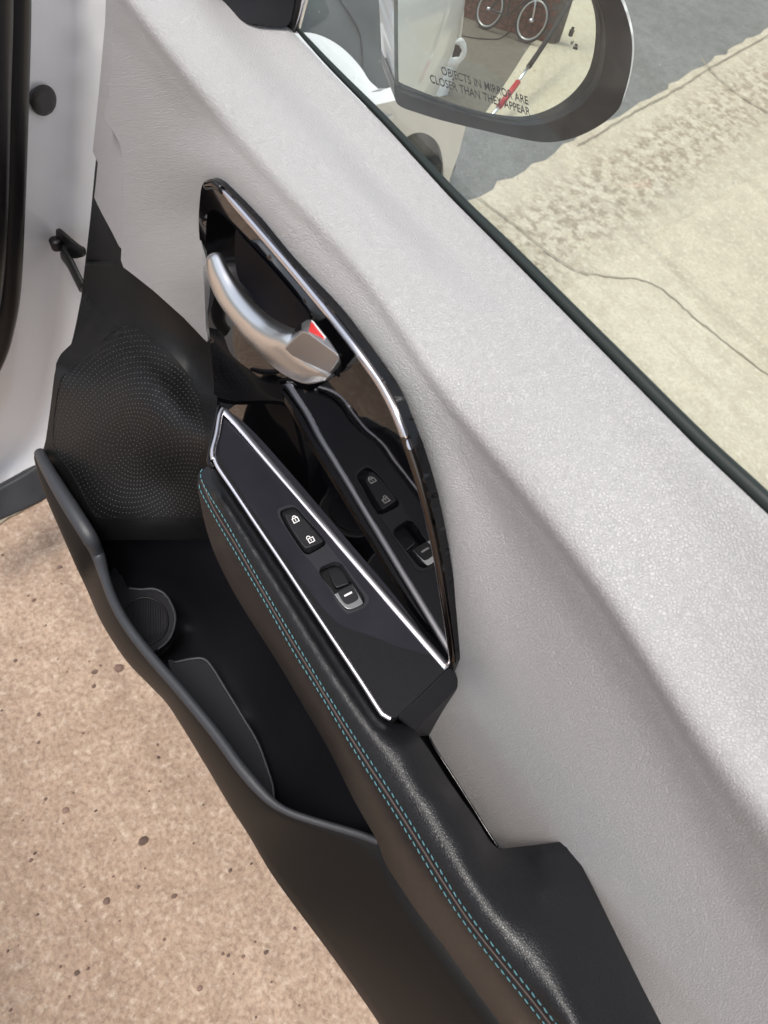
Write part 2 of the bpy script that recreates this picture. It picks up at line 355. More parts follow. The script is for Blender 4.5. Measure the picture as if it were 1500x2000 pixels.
def panel(name, outline, field, mat, parent, g=12., thick=.003, bevel=.0012, holes=(), dome=None, label=None, seg=3, back=None, kind=None, step=None, pull=None):
    """a real sheet of given thickness cut to a traced outline on a surface in space; dome=(height m, px reach) rounds it"""
    v2, F = tri(outline, holes, g, step)
    P = field(v2)
    bm = bmesh.new(); vs = [bm.verts.new(W(p)) for p in P]
    eye = Vector((0, 0, EYE))
    for f in F:
        try: bm.faces.new([vs[i] for i in f])
        except ValueError: pass
    bmesh.ops.recalc_face_normals(bm, faces=bm.faces[:]); bm.normal_update()
    s = sum((f.normal.dot(eye-f.calc_center_median()) for f in bm.faces))
    if s < 0: bmesh.ops.reverse_faces(bm, faces=bm.faces[:]); bm.normal_update()
    if dome:
        d = edgedist(v2, dens(outline, 4)); t = np.clip(d/dome[1], 0, 1); hgt = dome[0]*np.sqrt(1-(1-t)**2)
        nn = [v.normal.copy() for v in vs]
        for v, n_, h_ in zip(vs, nn, hgt): v.co += n_*h_
        bm.normal_update()
    if pull: pull(v2, vs)
    P3 = [np.array((v.co.x, -v.co.y, v.co.z-EYE)) for v in vs]; LAST['V'] = P3; LAST['F'] = F; LAST['v2'] = v2
    if thick:
        nb = {v: (v.normal.copy() if back is None else -W(back)+W((0, 0, 0))) for v in vs}
        r = bmesh.ops.extrude_face_region(bm, geom=bm.faces[:])
        # the extruded copy stays as the visible face; the originals move back
        new = [e for e in r['geom'] if isinstance(e, bmesh.types.BMVert)]
        for v in vs: v.co -= nb[v]*thick
        bmesh.ops.recalc_face_normals(bm, faces=bm.faces[:])
    me = mesh_of(bm, name); o = link(name, me, mat, parent, label, kind)
    if bevel and thick:
        b = o.modifiers.new('bevel', 'BEVEL'); b.width = bevel; b.segments = seg; b.limit_method = 'ANGLE'; b.angle_limit = math.radians(50); b.harden_normals = False
        b.use_clamp_overlap = True
        w_ = o.modifiers.new('wn', 'WEIGHTED_NORMAL'); w_.keep_sharp = False; w_.weight = 80
    else:
        me.set_sharp_from_angle(angle=math.radians(50)) if thick else None
    return o
def last_cast(lift=0.): return Cast(LAST['V'], LAST['F'], lift)
def sweep(name, path, normals, prof, mat, parent, closed=False, label=None, cap=True, scale=None, kind=None):
    """sweep a 2-D profile (list of (side, height) metres) along 3-D points with per-point normals"""
    P = [np.array(p, float) for p in path]; N = len(P); bm = bmesh.new(); rings = []
    for i in range(N):
        a = P[(i-1) % N] if closed or i else P[0]; b = P[(i+1) % N] if closed or i < N-1 else P[-1]
        t = b-a; t /= np.linalg.norm(t)+1e-12; n_ = np.array(normals[i]); n_ = n_-t*(n_@t); n_ /= np.linalg.norm(n_)+1e-12; s_ = np.cross(t, n_)
        k = scale[i] if scale is not None else 1.
        rings.append([bm.verts.new(W(P[i]+s_*u*k+n_*v*k)) for u, v in prof])
    m = len(prof)
    for i in range(N if closed else N-1):
        for j in range(m):
            bm.faces.new([rings[i][j], rings[i][(j+1) % m], rings[(i+1) % N][(j+1) % m], rings[(i+1) % N][j]])
    if cap and not closed: bm.faces.new(rings[0]); bm.faces.new(rings[-1][::-1])
    bmesh.ops.recalc_face_normals(bm, faces=bm.faces[:])
    return link(name, mesh_of(bm, name), mat, parent, label, kind)
def surfn(field, pts, e=2.):
    p = np.array(pts, float).reshape(-1, 2); A = field(p); B = field(p+[e, 0]); C_ = field(p+[0, e]); n = np.cross(B-A, C_-A)
    n /= np.linalg.norm(n, axis=1)[:, None]+1e-15; n *= -np.sign((n*A).sum(1))[:, None]; return A, n
def ell(w, h, n=12): return [(w*math.cos(2*math.pi*k/n), h*math.sin(2*math.pi*k/n)) for k in range(n)]
def strip(name, px, field, w, h, mat, parent, lift=0., n=8, closed=False, label=None, prof=None, scale=None, kind=None):
    p = spl(px, n, closed); A, nn = surfn(field, p)
    return sweep(name, A+nn*lift, nn, prof or ell(w, h), mat, parent, closed, label, scale=scale, kind=kind)
def tube(name, P, r, mat, parent, n=8, closed=False, label=None, kind=None):
    P = [np.array(p, float) for p in P]; t0 = P[-1]-P[0] if not closed else P[1]-P[0]
    up = np.array([0, 0, 1.]) if not closed else np.cross(P[len(P)//3]-P[0], P[2*len(P)//3]-P[0])
    if not closed and abs(t0[2])/np.linalg.norm(t0) > .9: up = np.array([1., 0, 0])
    return sweep(name, P, [up]*len(P), ell(r, r, n), mat, parent, closed, label, kind=kind)
def hull(name, pts, mat, parent, bevel=.001, seg=3, label=None):
    bm = bmesh.new(); vs = [bm.verts.new(W(p)) for p in pts]
    r = bmesh.ops.convex_hull(bm, input=vs); kill = [g_ for g_ in set(r['geom_interior'])|set(r['geom_unused']) if isinstance(g_, bmesh.types.BMVert)]
    if kill: bmesh.ops.delete(bm, geom=kill, context='VERTS')
    bmesh.ops.dissolve_limit(bm, angle_limit=math.radians(3), verts=bm.verts[:], edges=bm.edges[:])
    bmesh.ops.recalc_face_normals(bm, faces=bm.faces[:])
    LAST['V'] = [np.array((v.co.x, -v.co.y, v.co.z-EYE)) for v in bm.verts]; bm.verts.index_update(); LAST['F'] = [tuple(v.index for v in f.verts) for f in bm.faces]
    me = mesh_of(bm, name); o = link(name, me, mat, parent, label)
    b = o.modifiers.new('bevel', 'BEVEL'); b.width = bevel; b.segments = seg; b.limit_method = 'ANGLE'; b.angle_limit = math.radians(15)
    w_ = o.modifiers.new('wn', 'WEIGHTED_NORMAL'); w_.keep_sharp = False
    return o
def crop(pts, ox, oy, s): return [(ox+x/s, oy+y/s) for x, y in pts]

# ================================================================== SETTING: ground
def sheet(name, pts3, mat, z, kind='structure', t=.0):
    bm = bmesh.new(); vs = [bm.verts.new(W((p[0], p[1], z))) for p in pts3]; f = bm.faces.new(vs)
    bmesh.ops.recalc_face_normals(bm, faces=bm.faces[:]); bm.normal_update()
    if f.normal.z < 0: f.normal_flip()
    if t:
        r = bmesh.ops.extrude_face_region(bm, geom=[f]); 
        for e in r['geom']:
            if isinstance(e, bmesh.types.BMVert): e.co.z -= t
        bmesh.ops.recalc_face_normals(bm, faces=bm.faces[:])
    return link(name, mesh_of(bm, name), mat, None, kind=kind, smooth=False)
def gp(x, y): 
    p = pt((x, y), 'z', -EYE); return (p[0], p[1])
sheet('ground', [(-60, -60), (60, -60), (60, 60), (-60, 60)], MT['asphalt'], -EYE-.03)
# kerb-side edge of the street, then the gutter, then the driveway apron
e1a, e1b = gp(905, 398), gp(1500, 52)
def ext(a, b, k0, k1):
    d = (b[0]-a[0], b[1]-a[1]); return (a[0]+d[0]*k0, a[1]+d[1]*k0), (a[0]+d[0]*k1, a[1]+d[1]*k1)
A0, A1 = ext(e1a, e1b, -1.2, 3)
e2a, e2b = gp(1150, 540), gp(1500, 330)
B0, B1 = ext(e2a, e2b, -2.5, 8)
def ragged(a, b, n, amp):
    out = []
    for i in range(n+1):
        t = i/n; out.append((a[0]+(b[0]-a[0])*t+random.uniform(-amp, amp), a[1]+(b[1]-a[1])*t+random.uniform(-amp, amp)))
    return out
ga = ragged(A0, A1, 160, .012)
FAR = [(-9, 14), (-9, -3)]
# asphalt road beyond line A is the big ground sheet; gutter, driveway and apron are slabs above it
def atO(a, b, o_): t = (o_-a[1])/(b[1]-a[1]); return (a[0]+(b[0]-a[0])*t, o_)
Ac, Bc = atO(A0, A1, .64), atO(B0, B1, .64)
ga = [q for q in ga if q[1] > .66]
poly_g = [Ac]+ga+[B1, Bc]
_l = math.hypot(e1b[0]-e1a[0], e1b[1]-e1a[1]); _gn = (-(e1b[1]-e1a[1])/_l, -(e1b[0]-e1a[0])/_l, 0)   # world direction from line A towards the driveway
MT['gutter'] = concrete('worn_gutter_concrete', (.53, .465, .36), (.60, .54, .43), (.36, .31, .235), (.74, .68, .565), 26, 1.6, speck=.28, streak=.5, soft=.16, bumpd=.012, mask=(_gn, _gn[0]*e1a[0]-_gn[1]*e1a[1]+.03, .40))
sheet('gutter', poly_g, MT['gutter'], -EYE-.004, t=.02)
sheet('driveway', [Bc, B1, (-9, B1[1]), (-9, 1.55), (-6.2, 1.17), (-2.96, .745), (-1.61, .60), (-1.2, .56)], MT['drive'], -EYE, t=.02)
sheet('garage_apron', [(-1.2, .615), (3.2, .615), (3.2, -3), (-1.2, -3)], MT['apron'], -EYE-.001, t=.02)
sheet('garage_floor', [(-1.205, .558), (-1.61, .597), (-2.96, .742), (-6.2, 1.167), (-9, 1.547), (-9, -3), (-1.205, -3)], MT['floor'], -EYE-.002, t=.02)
def gline(name, px, w, mat, z=-EYE+.003, n=6):
    P = [np.array([*gp(*q), z]) for q in spl(px, n)]
    P = [p+np.array([random.uniform(-.003, .003), random.uniform(-.003, .003), 0]) for p in P]
    bm = bmesh.new(); prev = None
    for i, p in enumerate(P):
        t = P[min(i+1, len(P)-1)]-P[max(i-1, 0)]; t /= np.linalg.norm(t); s_ = np.array([-t[1], t[0], 0])*w*random.uniform(.6, 1.2)
        a, b = bm.verts.new(W(p+s_)), bm.verts.new(W(p-s_))
        if prev: bm.faces.new([prev[0], a, b, prev[1]])
        prev = (a, b)
    bmesh.ops.recalc_face_normals(bm, faces=bm.faces[:]); bm.normal_update()
    for f in bm.faces:
        if f.normal.z < 0: f.normal_flip()
    return link(name, mesh_of(bm, name), mat, None, kind='structure')
gline('driveway_crack', [(935, 388), (985, 425), (1040, 468), (1090, 508), (1130, 530), (1180, 540), (1250, 548), (1300, 572), (1360, 625), (1430, 680), (1520, 750)], .0026, MT['crack'], n=10)
gline('gutter_joint', [(1368, 115), (1400, 150), (1440, 182), (1480, 208), (1530, 235)], .004, MT['crack'], n=10)
gline('gutter_edge_line', [(1130, 285), (1230, 225), (1330, 170), (1400, 125), (1500, 70)], .003, MT['crack'], n=10)
gline('apron_joint', [(-20, 1030), (60, 985), (140, 940)], .004, MT['crack'])
# loose rough aggregate standing proud in the worn gutter
def pebbles():
    bm = bmesh.new()
    for k in range(1500):
        t = random.random(); u = random.gauss(.55, .26)
        if not 0.12 < u < .98: continue
        q = np.array(A0)*(1-t)+np.array(A1)*t; q2 = np.array(B0)*(1-t)+np.array(B1)*t
        c = q*(1-u)+q2*u
        if not (-.2 < c[0] < 3.2 and .3 < c[1] < 4.2): continue
        r = random.uniform(.003, .010); n = 6; a0 = random.random()*6
        ctr = bm.verts.new(W((c[0], c[1], -EYE+r*.32)))
        ring = [bm.verts.new(W((c[0]+r*math.cos(a0+i*2*math.pi/n)*random.uniform(.6, 1.3), c[1]+r*math.sin(a0+i*2*math.pi/n)*random.uniform(.6, 1.3), -EYE-.006))) for i in range(n)]
        for i in range(n): bm.faces.new([ctr, ring[i], ring[(i+1) % n]])
    bmesh.ops.recalc_face_normals(bm, faces=bm.faces[:])
    o = link('gravel', mesh_of(bm, 'gravel'), MT['gutter'], None, kind='stuff'); o['label'] = 'small worn stones standing proud of the rough concrete gutter'; o['category'] = 'gravel'
pebbles()

def grit():
    bm = bmesh.new(); spots = [((280, 1642), .009), ((208, 1760), .006), ((185, 1312), .006), ((116, 1108), .007), ((128, 1582), .007), ((66, 1172), .005), ((232, 1305), .009), ((183, 1340), .005), ((340, 1750), .005), ((75, 1395), .004), ((520, 1860), .005), ((450, 1700), .004), ((60, 1680), .004), ((150, 1900), .005), ((390, 1930), .005), ((30, 1290), .004)]
    spots += [((random.uniform(0, 640), random.uniform(1060, 1990)), random.uniform(.0015, .0035)) for _ in range(70)]
    for q, r in spots:
        x, y = gp(*q); n = 8; c = bm.verts.new(W((x, y, -EYE+r*.25+.001))); e = random.uniform(.6, 1); a0 = random.random()*6
        R1 = [bm.verts.new(W((x+r*.6*math.cos(a0+i*math.pi/4)*e*random.uniform(.8, 1.2), y+r*.6*math.sin(a0+i*math.pi/4)*random.uniform(.8, 1.2), -EYE+r*.18+.001))) for i in range(n)]
        R2 = [bm.verts.new(W((x+r*math.cos(a0+i*math.pi/4)*e*random.uniform(.8, 1.2), y+r*math.sin(a0+i*math.pi/4)*random.uniform(.8, 1.2), -EYE-.002))) for i in range(n)]
        for i in range(n): bm.faces.new([c, R1[i], R1[(i+1) % n]]); bm.faces.new([R1[i], R2[i], R2[(i+1) % n], R1[(i+1) % n]])
    bmesh.ops.recalc_face_normals(bm, faces=bm.faces[:])
    o = link('grit', mesh_of(bm, 'grit'), principled('dark_grit', (.17, .11, .085), .85, mott=(30, .6)), None, kind='stuff'); o['label'] = 'small dark grit scattered on the warm concrete beside the door'; o['category'] = 'grit'
grit()
# ================================================================== CAR DOOR
door = thing('car_door', 'open car door with pale grey leatherette trim, gloss black handle bezel and black armrest', 'car door', (.3, .22, -EYE))
class Behind:
    def __init__(s, f, d): s.f = f; s.d = d
    def __call__(s, pts):
        A = s.f(pts); L = np.linalg.norm(A, axis=1)[:, None]; d = s.d(np.asarray(pts, float).reshape(-1, 2))[:, None] if callable(s.d) else s.d; return A*(1+d/L)
# ---- the pale grey upper trim: lofted rows, then cut to its outline
X = np.linspace(-.30, .80, 140)
rows = [
 ([(572, 62), (650, 145), (750, 245), (879, 386), (993, 500), (1177, 687), (1359, 872), (1500, 1005)], .318, .318, -.012),
 ([(572, 62), (650, 145), (750, 245), (879, 386), (993, 500), (1177, 687), (1359, 872), (1500, 1005)], .308, .308, 0),
 ([(480, 45), (560, 140), (660, 250), (790, 400), (900, 510), (1090, 715), (1270, 930), (1420, 1110), (1500, 1200)], .283, .287, 0),
 ([(380, 20), (460, 120), (560, 230), (690, 375), (800, 500), (985, 740), (1160, 960), (1320, 1190), (1470, 1400)], .250, .264, 0),
 ([(265, 0), (350, 110), (437, 215), (535, 325), (640, 440), (740, 555), (872, 755), (1045, 965), (1198, 1165), (1365, 1425), (1480, 1575)], .2215, .246, 0),
 ([(250, 30), (330, 135), (410, 240), (510, 355), (620, 475), (720, 590), (850, 780), (1025, 1000), (1180, 1205), (1345, 1470), (1465, 1660)], .2190, .2475, 0),
 ([(222, 68), (252, 103), (300, 155), (370, 255), (460, 360), (545, 455), (640, 575), (800, 795), (962, 992), (1190, 1305), (1320, 1512), (1450, 1750)], .2185, .2498, 0),
 ([(205, 110), (240, 160), (290, 220), (350, 310), (440, 410), (520, 500), (620, 630), (770, 830), (930, 1040), (1150, 1345), (1280, 1560), (1410, 1800)], .2165, .2480, 0),
 ([(200, 280), (300, 420), (400, 560), (500, 690), (700, 960), (860, 1200), (1000, 1400), (1200, 1720), (1330, 2000), (1400, 2200)], .2125, .2375, 0),
 ([(170, 430), (235, 530), (330, 610), (420, 720), (640, 1060), (760, 1260), (850, 1450), (960, 1640), (1080, 1800), (1200, 2000), (1280, 2200)], .208, .2255, 0),
 ([(140, 560), (235, 660), (420, 850), (640, 1190), (830, 1520), (950, 1740), (1100, 1960), (1230, 2250)], .204, .2155, 0),
]
R3d = []
for px, of, orr, dz in rows:
    P = []
    for q in spl(px, 6):
        o_ = .5*(of+orr)
        for it in range(3):
            p = pt(q, 'o', o_); t = np.clip((p[0]+.05)/.70, -.3, 1.1); o_ = orr+(of-orr)*t
        P.append((p[0], p[1], p[2]+dz))
    P = np.array(sorted(P, key=lambda v: v[0]))
    # linear ends
    k1 = (P[-1]-P[-9])/(P[-1][0]-P[-9][0]); k0 = (P[8]-P[0])/(P[8][0]-P[0][0])
    Z = np.interp(X, P[:, 0], P[:, 2]); O = np.interp(X, P[:, 0], P[:, 1])
    hi = X > P[-1][0]; lo = X < P[0][0]
    Z[hi] = P[-1][2]+(X[hi]-P[-1][0])*k1[2]*.6; O[hi] = P[-1][1]+(X[hi]-P[-1][0])*k1[1]
    Z[lo] = P[0][2]+(X[lo]-P[0][0])*k0[2]*.6; O[lo] = P[0][1]+(X[lo]-P[0][0])*k0[1]
    ker = np.hanning(13); ker /= ker.sum()
    sm = lambda a: np.convolve(np.pad(a, 6, mode='reflect', reflect_type='odd'), ker, 'valid')
    R3d.append(np.c_[X, sm(O), sm(Z)])
LV = []; 
for i in range(len(X)): LV.append(spl([R[i] for R in R3d], 7))
nr = len(LV[0]); V = [v for c in LV for v in c]
F = [(i*nr+j, i*nr+j+1, (i+1)*nr+j+1, (i+1)*nr+j) for i in range(len(X)-1) for j in range(nr-1)]
TRIM = Cast(V, F)
bez_out = [(392, 372), (397, 358), (410, 350), (426, 356), (446, 374), (500, 430), (560, 504), (620, 572), (670, 630), (700, 672), (735, 720), (765, 765), (790, 825), (815, 890), (840, 975), (862, 1080), (877, 1180), (890, 1280), (888, 1298), (872, 1345), (820, 1345), (600, 1130), (450, 950), (398, 905), (412, 830), (418, 760), (413, 700), (408, 640), (400, 560), (391, 480), (388, 426)]
def inset(poly, d):
    q = np.array(poly, float); N = len(q); out = []
    ar = sum(q[i-1][0]*q[i][1]-q[i][0]*q[i-1][1] for i in range(N)); d = d if ar > 0 else -d
    for i in range(N):
        a, b, c = q[i-1], q[i], q[(i+1) % N]; t = (c-a)/(np.linalg.norm(c-a)+1e-9); out.append(b+np.array([-t[1], t[0]])*d)
    return out
def sstep(x): x = np.clip(x, 0, 1); return x*x*(3-2*x)
def bezg(pts):
    # the face follows the flat gloss plane and rolls back towards its outer edge
    p = np.asarray(pts, float).reshape(-1, 2); x, y = p[:, 0], p[:, 1]; lft = sstep((560-x)/150)*sstep((y-560)/160)
    return -.0065*sstep((900-y)/450)*(1-lft)+.005*lft+.0009*np.sin((x*.6+y)/40.)*sstep((y-600)/80)*sstep((900-y)/100)
class GPlane:
    def __call__(s, pts): return np.array([pt(p, 'g', g_) for p, g_ in zip(pts, bezg(pts))])
BF = GPlane()
class TrimFit:
    def __call__(s, pts):
        A = TRIM(pts); p = np.asarray(pts, float).reshape(-1, 2); d = edgedist(p, bez_out[:19]+bez_out[23:]); w = np.exp(-(d/75.)**2)*sstep((1420-p[:, 1])/120)
        out = []
        for q, P, w_, gb in zip(p, A, w, bezg(p)):
            g0 = GC-GN@P; tg = -.0105*sstep((1330-q[1])/500)-.0035*(1-sstep((1330-q[1])/500)); l_ = sstep((q[1]-400)/160)*sstep((500-q[0])/60); tg = tg*(1-l_)-.0005*l_; g1 = g0+(tg-g0)*w_; out.append(pt(q, 'g', g1))
        return np.array(out)
hole_path = [(406, 662), (402, 640), (399, 560), (393, 480), (393, 400), (400, 368), (412, 360), (424, 366), (440, 380), (494, 438), (554, 511), (614, 580), (664, 638), (694, 680), (729, 728), (758, 772), (783, 830), (808, 893), (833, 978), (855, 1083), (870, 1183), (883, 1282), (886, 1305)]
trim_poly = [(222, -160), (222, 62), (216, 130), (212, 200), (202, 218), (204, 232), (222, 258), (236, 284), (241, 310), (241, 420), (237, 490), (236, 508), (241, 522), (262, 538), (300, 568), (360, 622), (404, 668)]+hole_path+[(894, 1330), (870, 1375), (838, 1436), (850, 1462), (900, 1540), (945, 1612), (973, 1657), (1040, 1657), (1096, 1650), (1106, 1654), (1118, 1671), (1150, 1738), (1198, 1840), (1244, 1933), (1288, 2018), (1390, 2260), (1900, 2260), (1900, 1400), (1500, 1005), (1359, 872), (1177, 687), (993, 500), (879, 386), (750, 245), (650, 145), (572, 62), (500, -15), (360, -160)]
panel('upper_trim', trim_poly, TrimFit(), MT['trim'], door, g=8, thick=.006, bevel=.0025, step=8, label='pale grey grained leatherette upper trim of the door')
# flange of the same material stepping down at the hinge end
fl = Behind(TRIM, lambda p: .010+.0007*np.clip(240-p[:, 0], 0, 60))
panel('trim_flange', [(213, -160), (205, 45), (193, 180), (181, 296), (191, 318), (188, 350), (184, 386), (198, 415), (218, 452), (233, 482), (255, 500), (255, 300), (228, 250), (222, 215), (235, 60), (235, -160)], fl, MT['trim'], door, g=10, thick=.003, bevel=.0012)

# ---- black lower panel round the speaker
LO = Field([(181, 300, 'x', .695), (233, 490, 'o', .2165), (413, 690, 'o', .2225), (300, 575, 'o', .2185), (350, 560, 'o', .222), (240, 630, 'x', .565), (133, 668, 'x', .655), (104, 700, 'x', .625), (88, 800, 'x', .600), (76, 885, 'x', .572), (130, 960, 'x', .515), (190, 1022, 'x', .455), (300, 1025, 'x', .405), (400, 1015, 'x', .362), (415, 840, 'x', .372), (250, 830, 'x', .470), (330, 950, 'x', .415), (165, 500, 'x', .68), (240, 540, 'o', .216), (160, 850, 'x', .520), (340, 740, 'x', .445), (500, 900, 'x', .33), (430, 760, 'o', .222), (200, 1052, 'x', .452), (400, 1055, 'x', .365)], lam=2e-4)
grille = crop([(820, 300), (870, 312), (950, 365), (1050, 450), (1160, 560), (1260, 665), (1305, 740), (1335, 860), (1352, 980), (1360, 1080), (1335, 1180), (1315, 1260), (1312, 1400), (1322, 1572), (1300, 1587), (650, 1590), (600, 1572), (550, 1500), (490, 1380), (420, 1260), (360, 1180), (316, 1090), (318, 960), (335, 830), (355, 720), (378, 650), (430, 598), (560, 480), (680, 370), (770, 308)], 0, 540, 3.3333)
FLP = [(213, -160), (205, 45), (193, 180), (181, 296), (191, 318), (188, 350), (184, 386), (198, 415), (218, 452), (233, 482), (255, 500), (255, 300), (235, 60)]
class LowFit:
    def __call__(s, pts):
        A = Proj(LO, -.004)(pts); T = TrimFit()(pts); p = np.asarray(pts, float).reshape(-1, 2)
        d = np.minimum(np.where(inside(p, trim_poly), 0, edgedist(p, trim_poly)), np.where(inside(p, FLP), 0, edgedist(p, FLP))); w = np.exp(-(d/100.)**2)
        a, t = np.linalg.norm(A, axis=1), np.linalg.norm(T, axis=1)+.020+.0007*np.clip(240-p[:, 0], 0, 60)*np.where(p[:, 1] < 520, 1, 0); k = (a+(t-a)*w)/a; return A*k[:, None]
LOB = LowFit()
def lopoly():
    return [(181, 299), (192, 316), (260, 470), (330, 560), (420, 640), (417, 700), (425, 748), (421, 800), (411, 860), (402, 905), (420, 1000), (420, 1058), (395, 1060), (215, 1060), (190, 1064), (172, 1048), (134, 990), (98, 938), (74, 892), (82, 860), (92, 790), (99, 735), (105, 706), (118, 684), (134, 667), (142, 630), (152, 580), (160, 520), (169, 430), (178, 330)]
panel('lower_panel', lopoly(), LOB, MT['plastic'], door, g=10, thick=.004, bevel=.0014, holes=[inset(grille, 1)], label='grained black plastic panel round the speaker')
sg = panel('speaker_grille', inset(grille, -1), Behind(LOB, .0014), MT['plastic'], door, g=9, thick=.003, bevel=.0009, label='angular black speaker grille with fine dimples')
GR = last_cast(.00025)
def dots():
    c = np.array([262., 880.]); pts = []
    for k in range(0, 34):
        r = 3+8.1*k; m = max(3, int(2*math.pi*r/7.4))
        for j in range(m):
            th = 2*math.pi*(j+.5*(k % 2))/m+.018*k; w_ = 9*math.sin(th*2+r/50.)*min(1, r/90)
            pts.append((c[0]+(r+w_)*.90*math.cos(th), c[1]+(r+w_)*1.1*math.sin(th)))
    pts = np.array(pts); G_ = np.array(dens(grille, 6)); ok = inside(pts, G_) & (edgedist(pts, G_) > 7); pts = pts[ok]
    A, nn = surfn(GR, pts, 3.)
    bm = bmesh.new()
    for p, n_ in zip(A, nn):
        e = np.cross(n_, [0, 0, 1.]); e /= np.linalg.norm(e); f = np.cross(n_, e); r = .0007
        top = bm.verts.new(W(p+n_*.00035)); ring = [bm.verts.new(W(p+(e*math.cos(a)+f*math.sin(a))*r-n_*.0002)) for a in [k*math.pi/2.5 for k in range(5)]]
        for i in range(5): bm.faces.new([top, ring[i], ring[(i+1) % 5]])
    bmesh.ops.recalc_face_normals(bm, faces=bm.faces[:])
    print('dots', len(pts))
    link('dimples', mesh_of(bm, 'dimples'), MT['dot'], sg, kind='stuff')
dots()

# ---- map pocket
lip = [(77, 884), (92, 915), (120, 962), (150, 1010), (175, 1050), (192, 1085), (204, 1125), (220, 1170), (244, 1215), (275, 1258), (308, 1298), (345, 1340), (385, 1388), (425, 1438), (465, 1493), (500, 1535), (530, 1565), (560, 1584), (600, 1599), (650, 1614), (700, 1629), (740, 1644)]
lipd = [('x', .570), ('x', .535), ('x', .492), ('x', .455), ('x', .430), ('z', -.722), ('z', -.716), ('z', -.708), ('z', -.70), ('z', -.695), ('z', -.69), ('z', -.685), ('z', -.68), ('z', -.675), ('z', -.67), ('z', -.667), ('z', -.664), ('z', -.66), ('z', -.655), ('z', -.648), ('z', -.640), ('z', -.633)]
lp = spl([pt(p, *d) for p, d in zip(lip, lipd)], 5)
ow = []
for i, P in enumerate(lp):
    t = i/(len(lp)-1); w = np.interp(t, [0, .12, .2, .3, .7, .8, 1], [.006, .008, .008, .0048, .0048, .003, .003]); ow.append(w/.005)
sweep('pocket_lip', lp, [np.array([-.1, -.35, 1.])]*len(lp), [(.005*math.cos(a), .0042*math.sin(a)) for a in [k*math.pi/8 for k in range(16)]], MT['rim'], door, scale=ow, label='speckled black plastic lip of the map pocket')
# outer face of the pocket running down from the lip
sil = [(76, 900), (84, 940), (100, 985), (125, 1045), (150, 1103), (172, 1150), (196, 1205), (222, 1250), (255, 1296), (300, 1342), (332, 1376), (372, 1440), (412, 1506), (450, 1570), (490, 1632), (530, 1700), (580, 1770), (640, 1850), (690, 1920), (745, 2000), (800, 2090)]
sild = [('x', .56), ('x', .53), ('x', .50), ('x', .465), ('x', .44), ('z', -.79), ('z', -.785), ('z', -.78), ('z', -.775), ('z', -.77), ('z', -.765), ('z', -.76), ('z', -.755), ('z', -.755), ('z', -.76), ('z', -.765), ('z', -.77), ('z', -.775), ('z', -.78), ('z', -.785), ('z', -.79)]
S3 = spl([pt(p, *d) for p, d in zip(sil, sild)], 6)
# rows: lip line, bulge, silhouette, then the underside tucking back
inn = lip[:18]+[(600, 1599), (740, 1644), (800, 1745), (870, 1850), (985, 2000), (1050, 2090)]
innd = lipd[:18]+[('z', -.655), ('z', -.633), ('z', -.62), ('z', -.61), ('z', -.60), ('z', -.60)]
T3 = spl([pt(p, *d) for p, d in zip(inn, innd)], 6)
def resamp(P, n):
    P = np.array(P); L = np.r_[0, np.cumsum(np.linalg.norm(np.diff(P, axis=0), axis=1))]; t = np.linspace(0, L[-1], n); return np.c_[[np.interp(t, L, P[:, k]) for k in range(3)]].T
nA = 110; Ta, Sa = resamp(T3, nA), resamp(S3, nA)
bm = bmesh.new(); grid = []
for i in range(nA):
    a, b = Ta[i], Sa[i]; d = b-a; 
    drop = np.array([0, .06, -.16]); col_ = []
    for t in (0, .12, .3, .5, .7, .88, 1.0): col_.append(a+d*t+np.array([0, -.004*math.sin(math.pi*t)**.6, .002*math.sin(math.pi*t)]))
    col_ += [b+np.array([0, .012, -.05]), b+np.array([0, .045, -.12]), b+np.array([0, .09, -.17])]
    grid.append([bm.verts.new(W(c)) for c in col_])
for i in range(nA-1):
    for j in range(len(grid[0])-1): bm.faces.new([grid[i][j], grid[i][j+1], grid[i+1][j+1], grid[i+1][j]])
bmesh.ops.recalc_face_normals(bm, faces=bm.faces[:])
o = link('pocket_panel', mesh_of(bm, 'pocket_panel'), MT['pocket'], door, 'brown-black moulded outer face of the map pocket')
s_ = o.modifiers.new('solid', 'SOLIDIFY'); s_.thickness = .003; s_.offset = 0
# inside of the pocket: back wall and floor
IN = Field([(205, 1052, 'x', .460), (300, 1052, 'x', .413), (400, 1052, 'x', .376), (260, 1100, 'x', .45), (215, 1110, 'z', -.84), (250, 1220, 'z', -.865), (330, 1130, 'x', .42), (420, 1150, 'o', .192), (360, 1310, 'z', -.865), (470, 1260, 'o', .190), (430, 1240, 'o', .185), (560, 1420, 'o', .187), (500, 1400, 'o', .178), (530, 1560, 'z', -.865), (480, 1480, 'z', -.86), (600, 1540, 'o', .175), (660, 1560, 'o', .178), (650, 1620, 'z', -.74), (720, 1640, 'z', -.70), (590, 1600, 'z', -.80), (440, 1440, 'z', -.865), (730, 1600, 'o', .18), (380, 1230, 'o', .175)], lam=1e-3)
panel('pocket_inside', [(190, 1036), (420, 1036), (470, 1080), (560, 1240), (640, 1380), (700, 1500), (770, 1660), (735, 1660), (650, 1632), (560, 1600), (520, 1572), (450, 1490), (370, 1385), (300, 1305), (240, 1228), (205, 1150), (190, 1085)], IN, MT['inner'], door, g=10, thick=.002, bevel=0)
cupf = [(236, 1125), (234, 1104), (240, 1128), (252, 1148), (275, 1150), (300, 1149), (320, 1158), (334, 1178), (343, 1205), (338, 1235), (325, 1256), (305, 1270), (270, 1275), (235, 1230), (205, 1150), (222, 1108)]
cp = panel('cup_holder', spl(cupf, 5, True), Plane('z', -.835), MT['inner'], door, g=8, thick=.02, bevel=.004, seg=4, label='round cup holder floor in the front of the pocket')
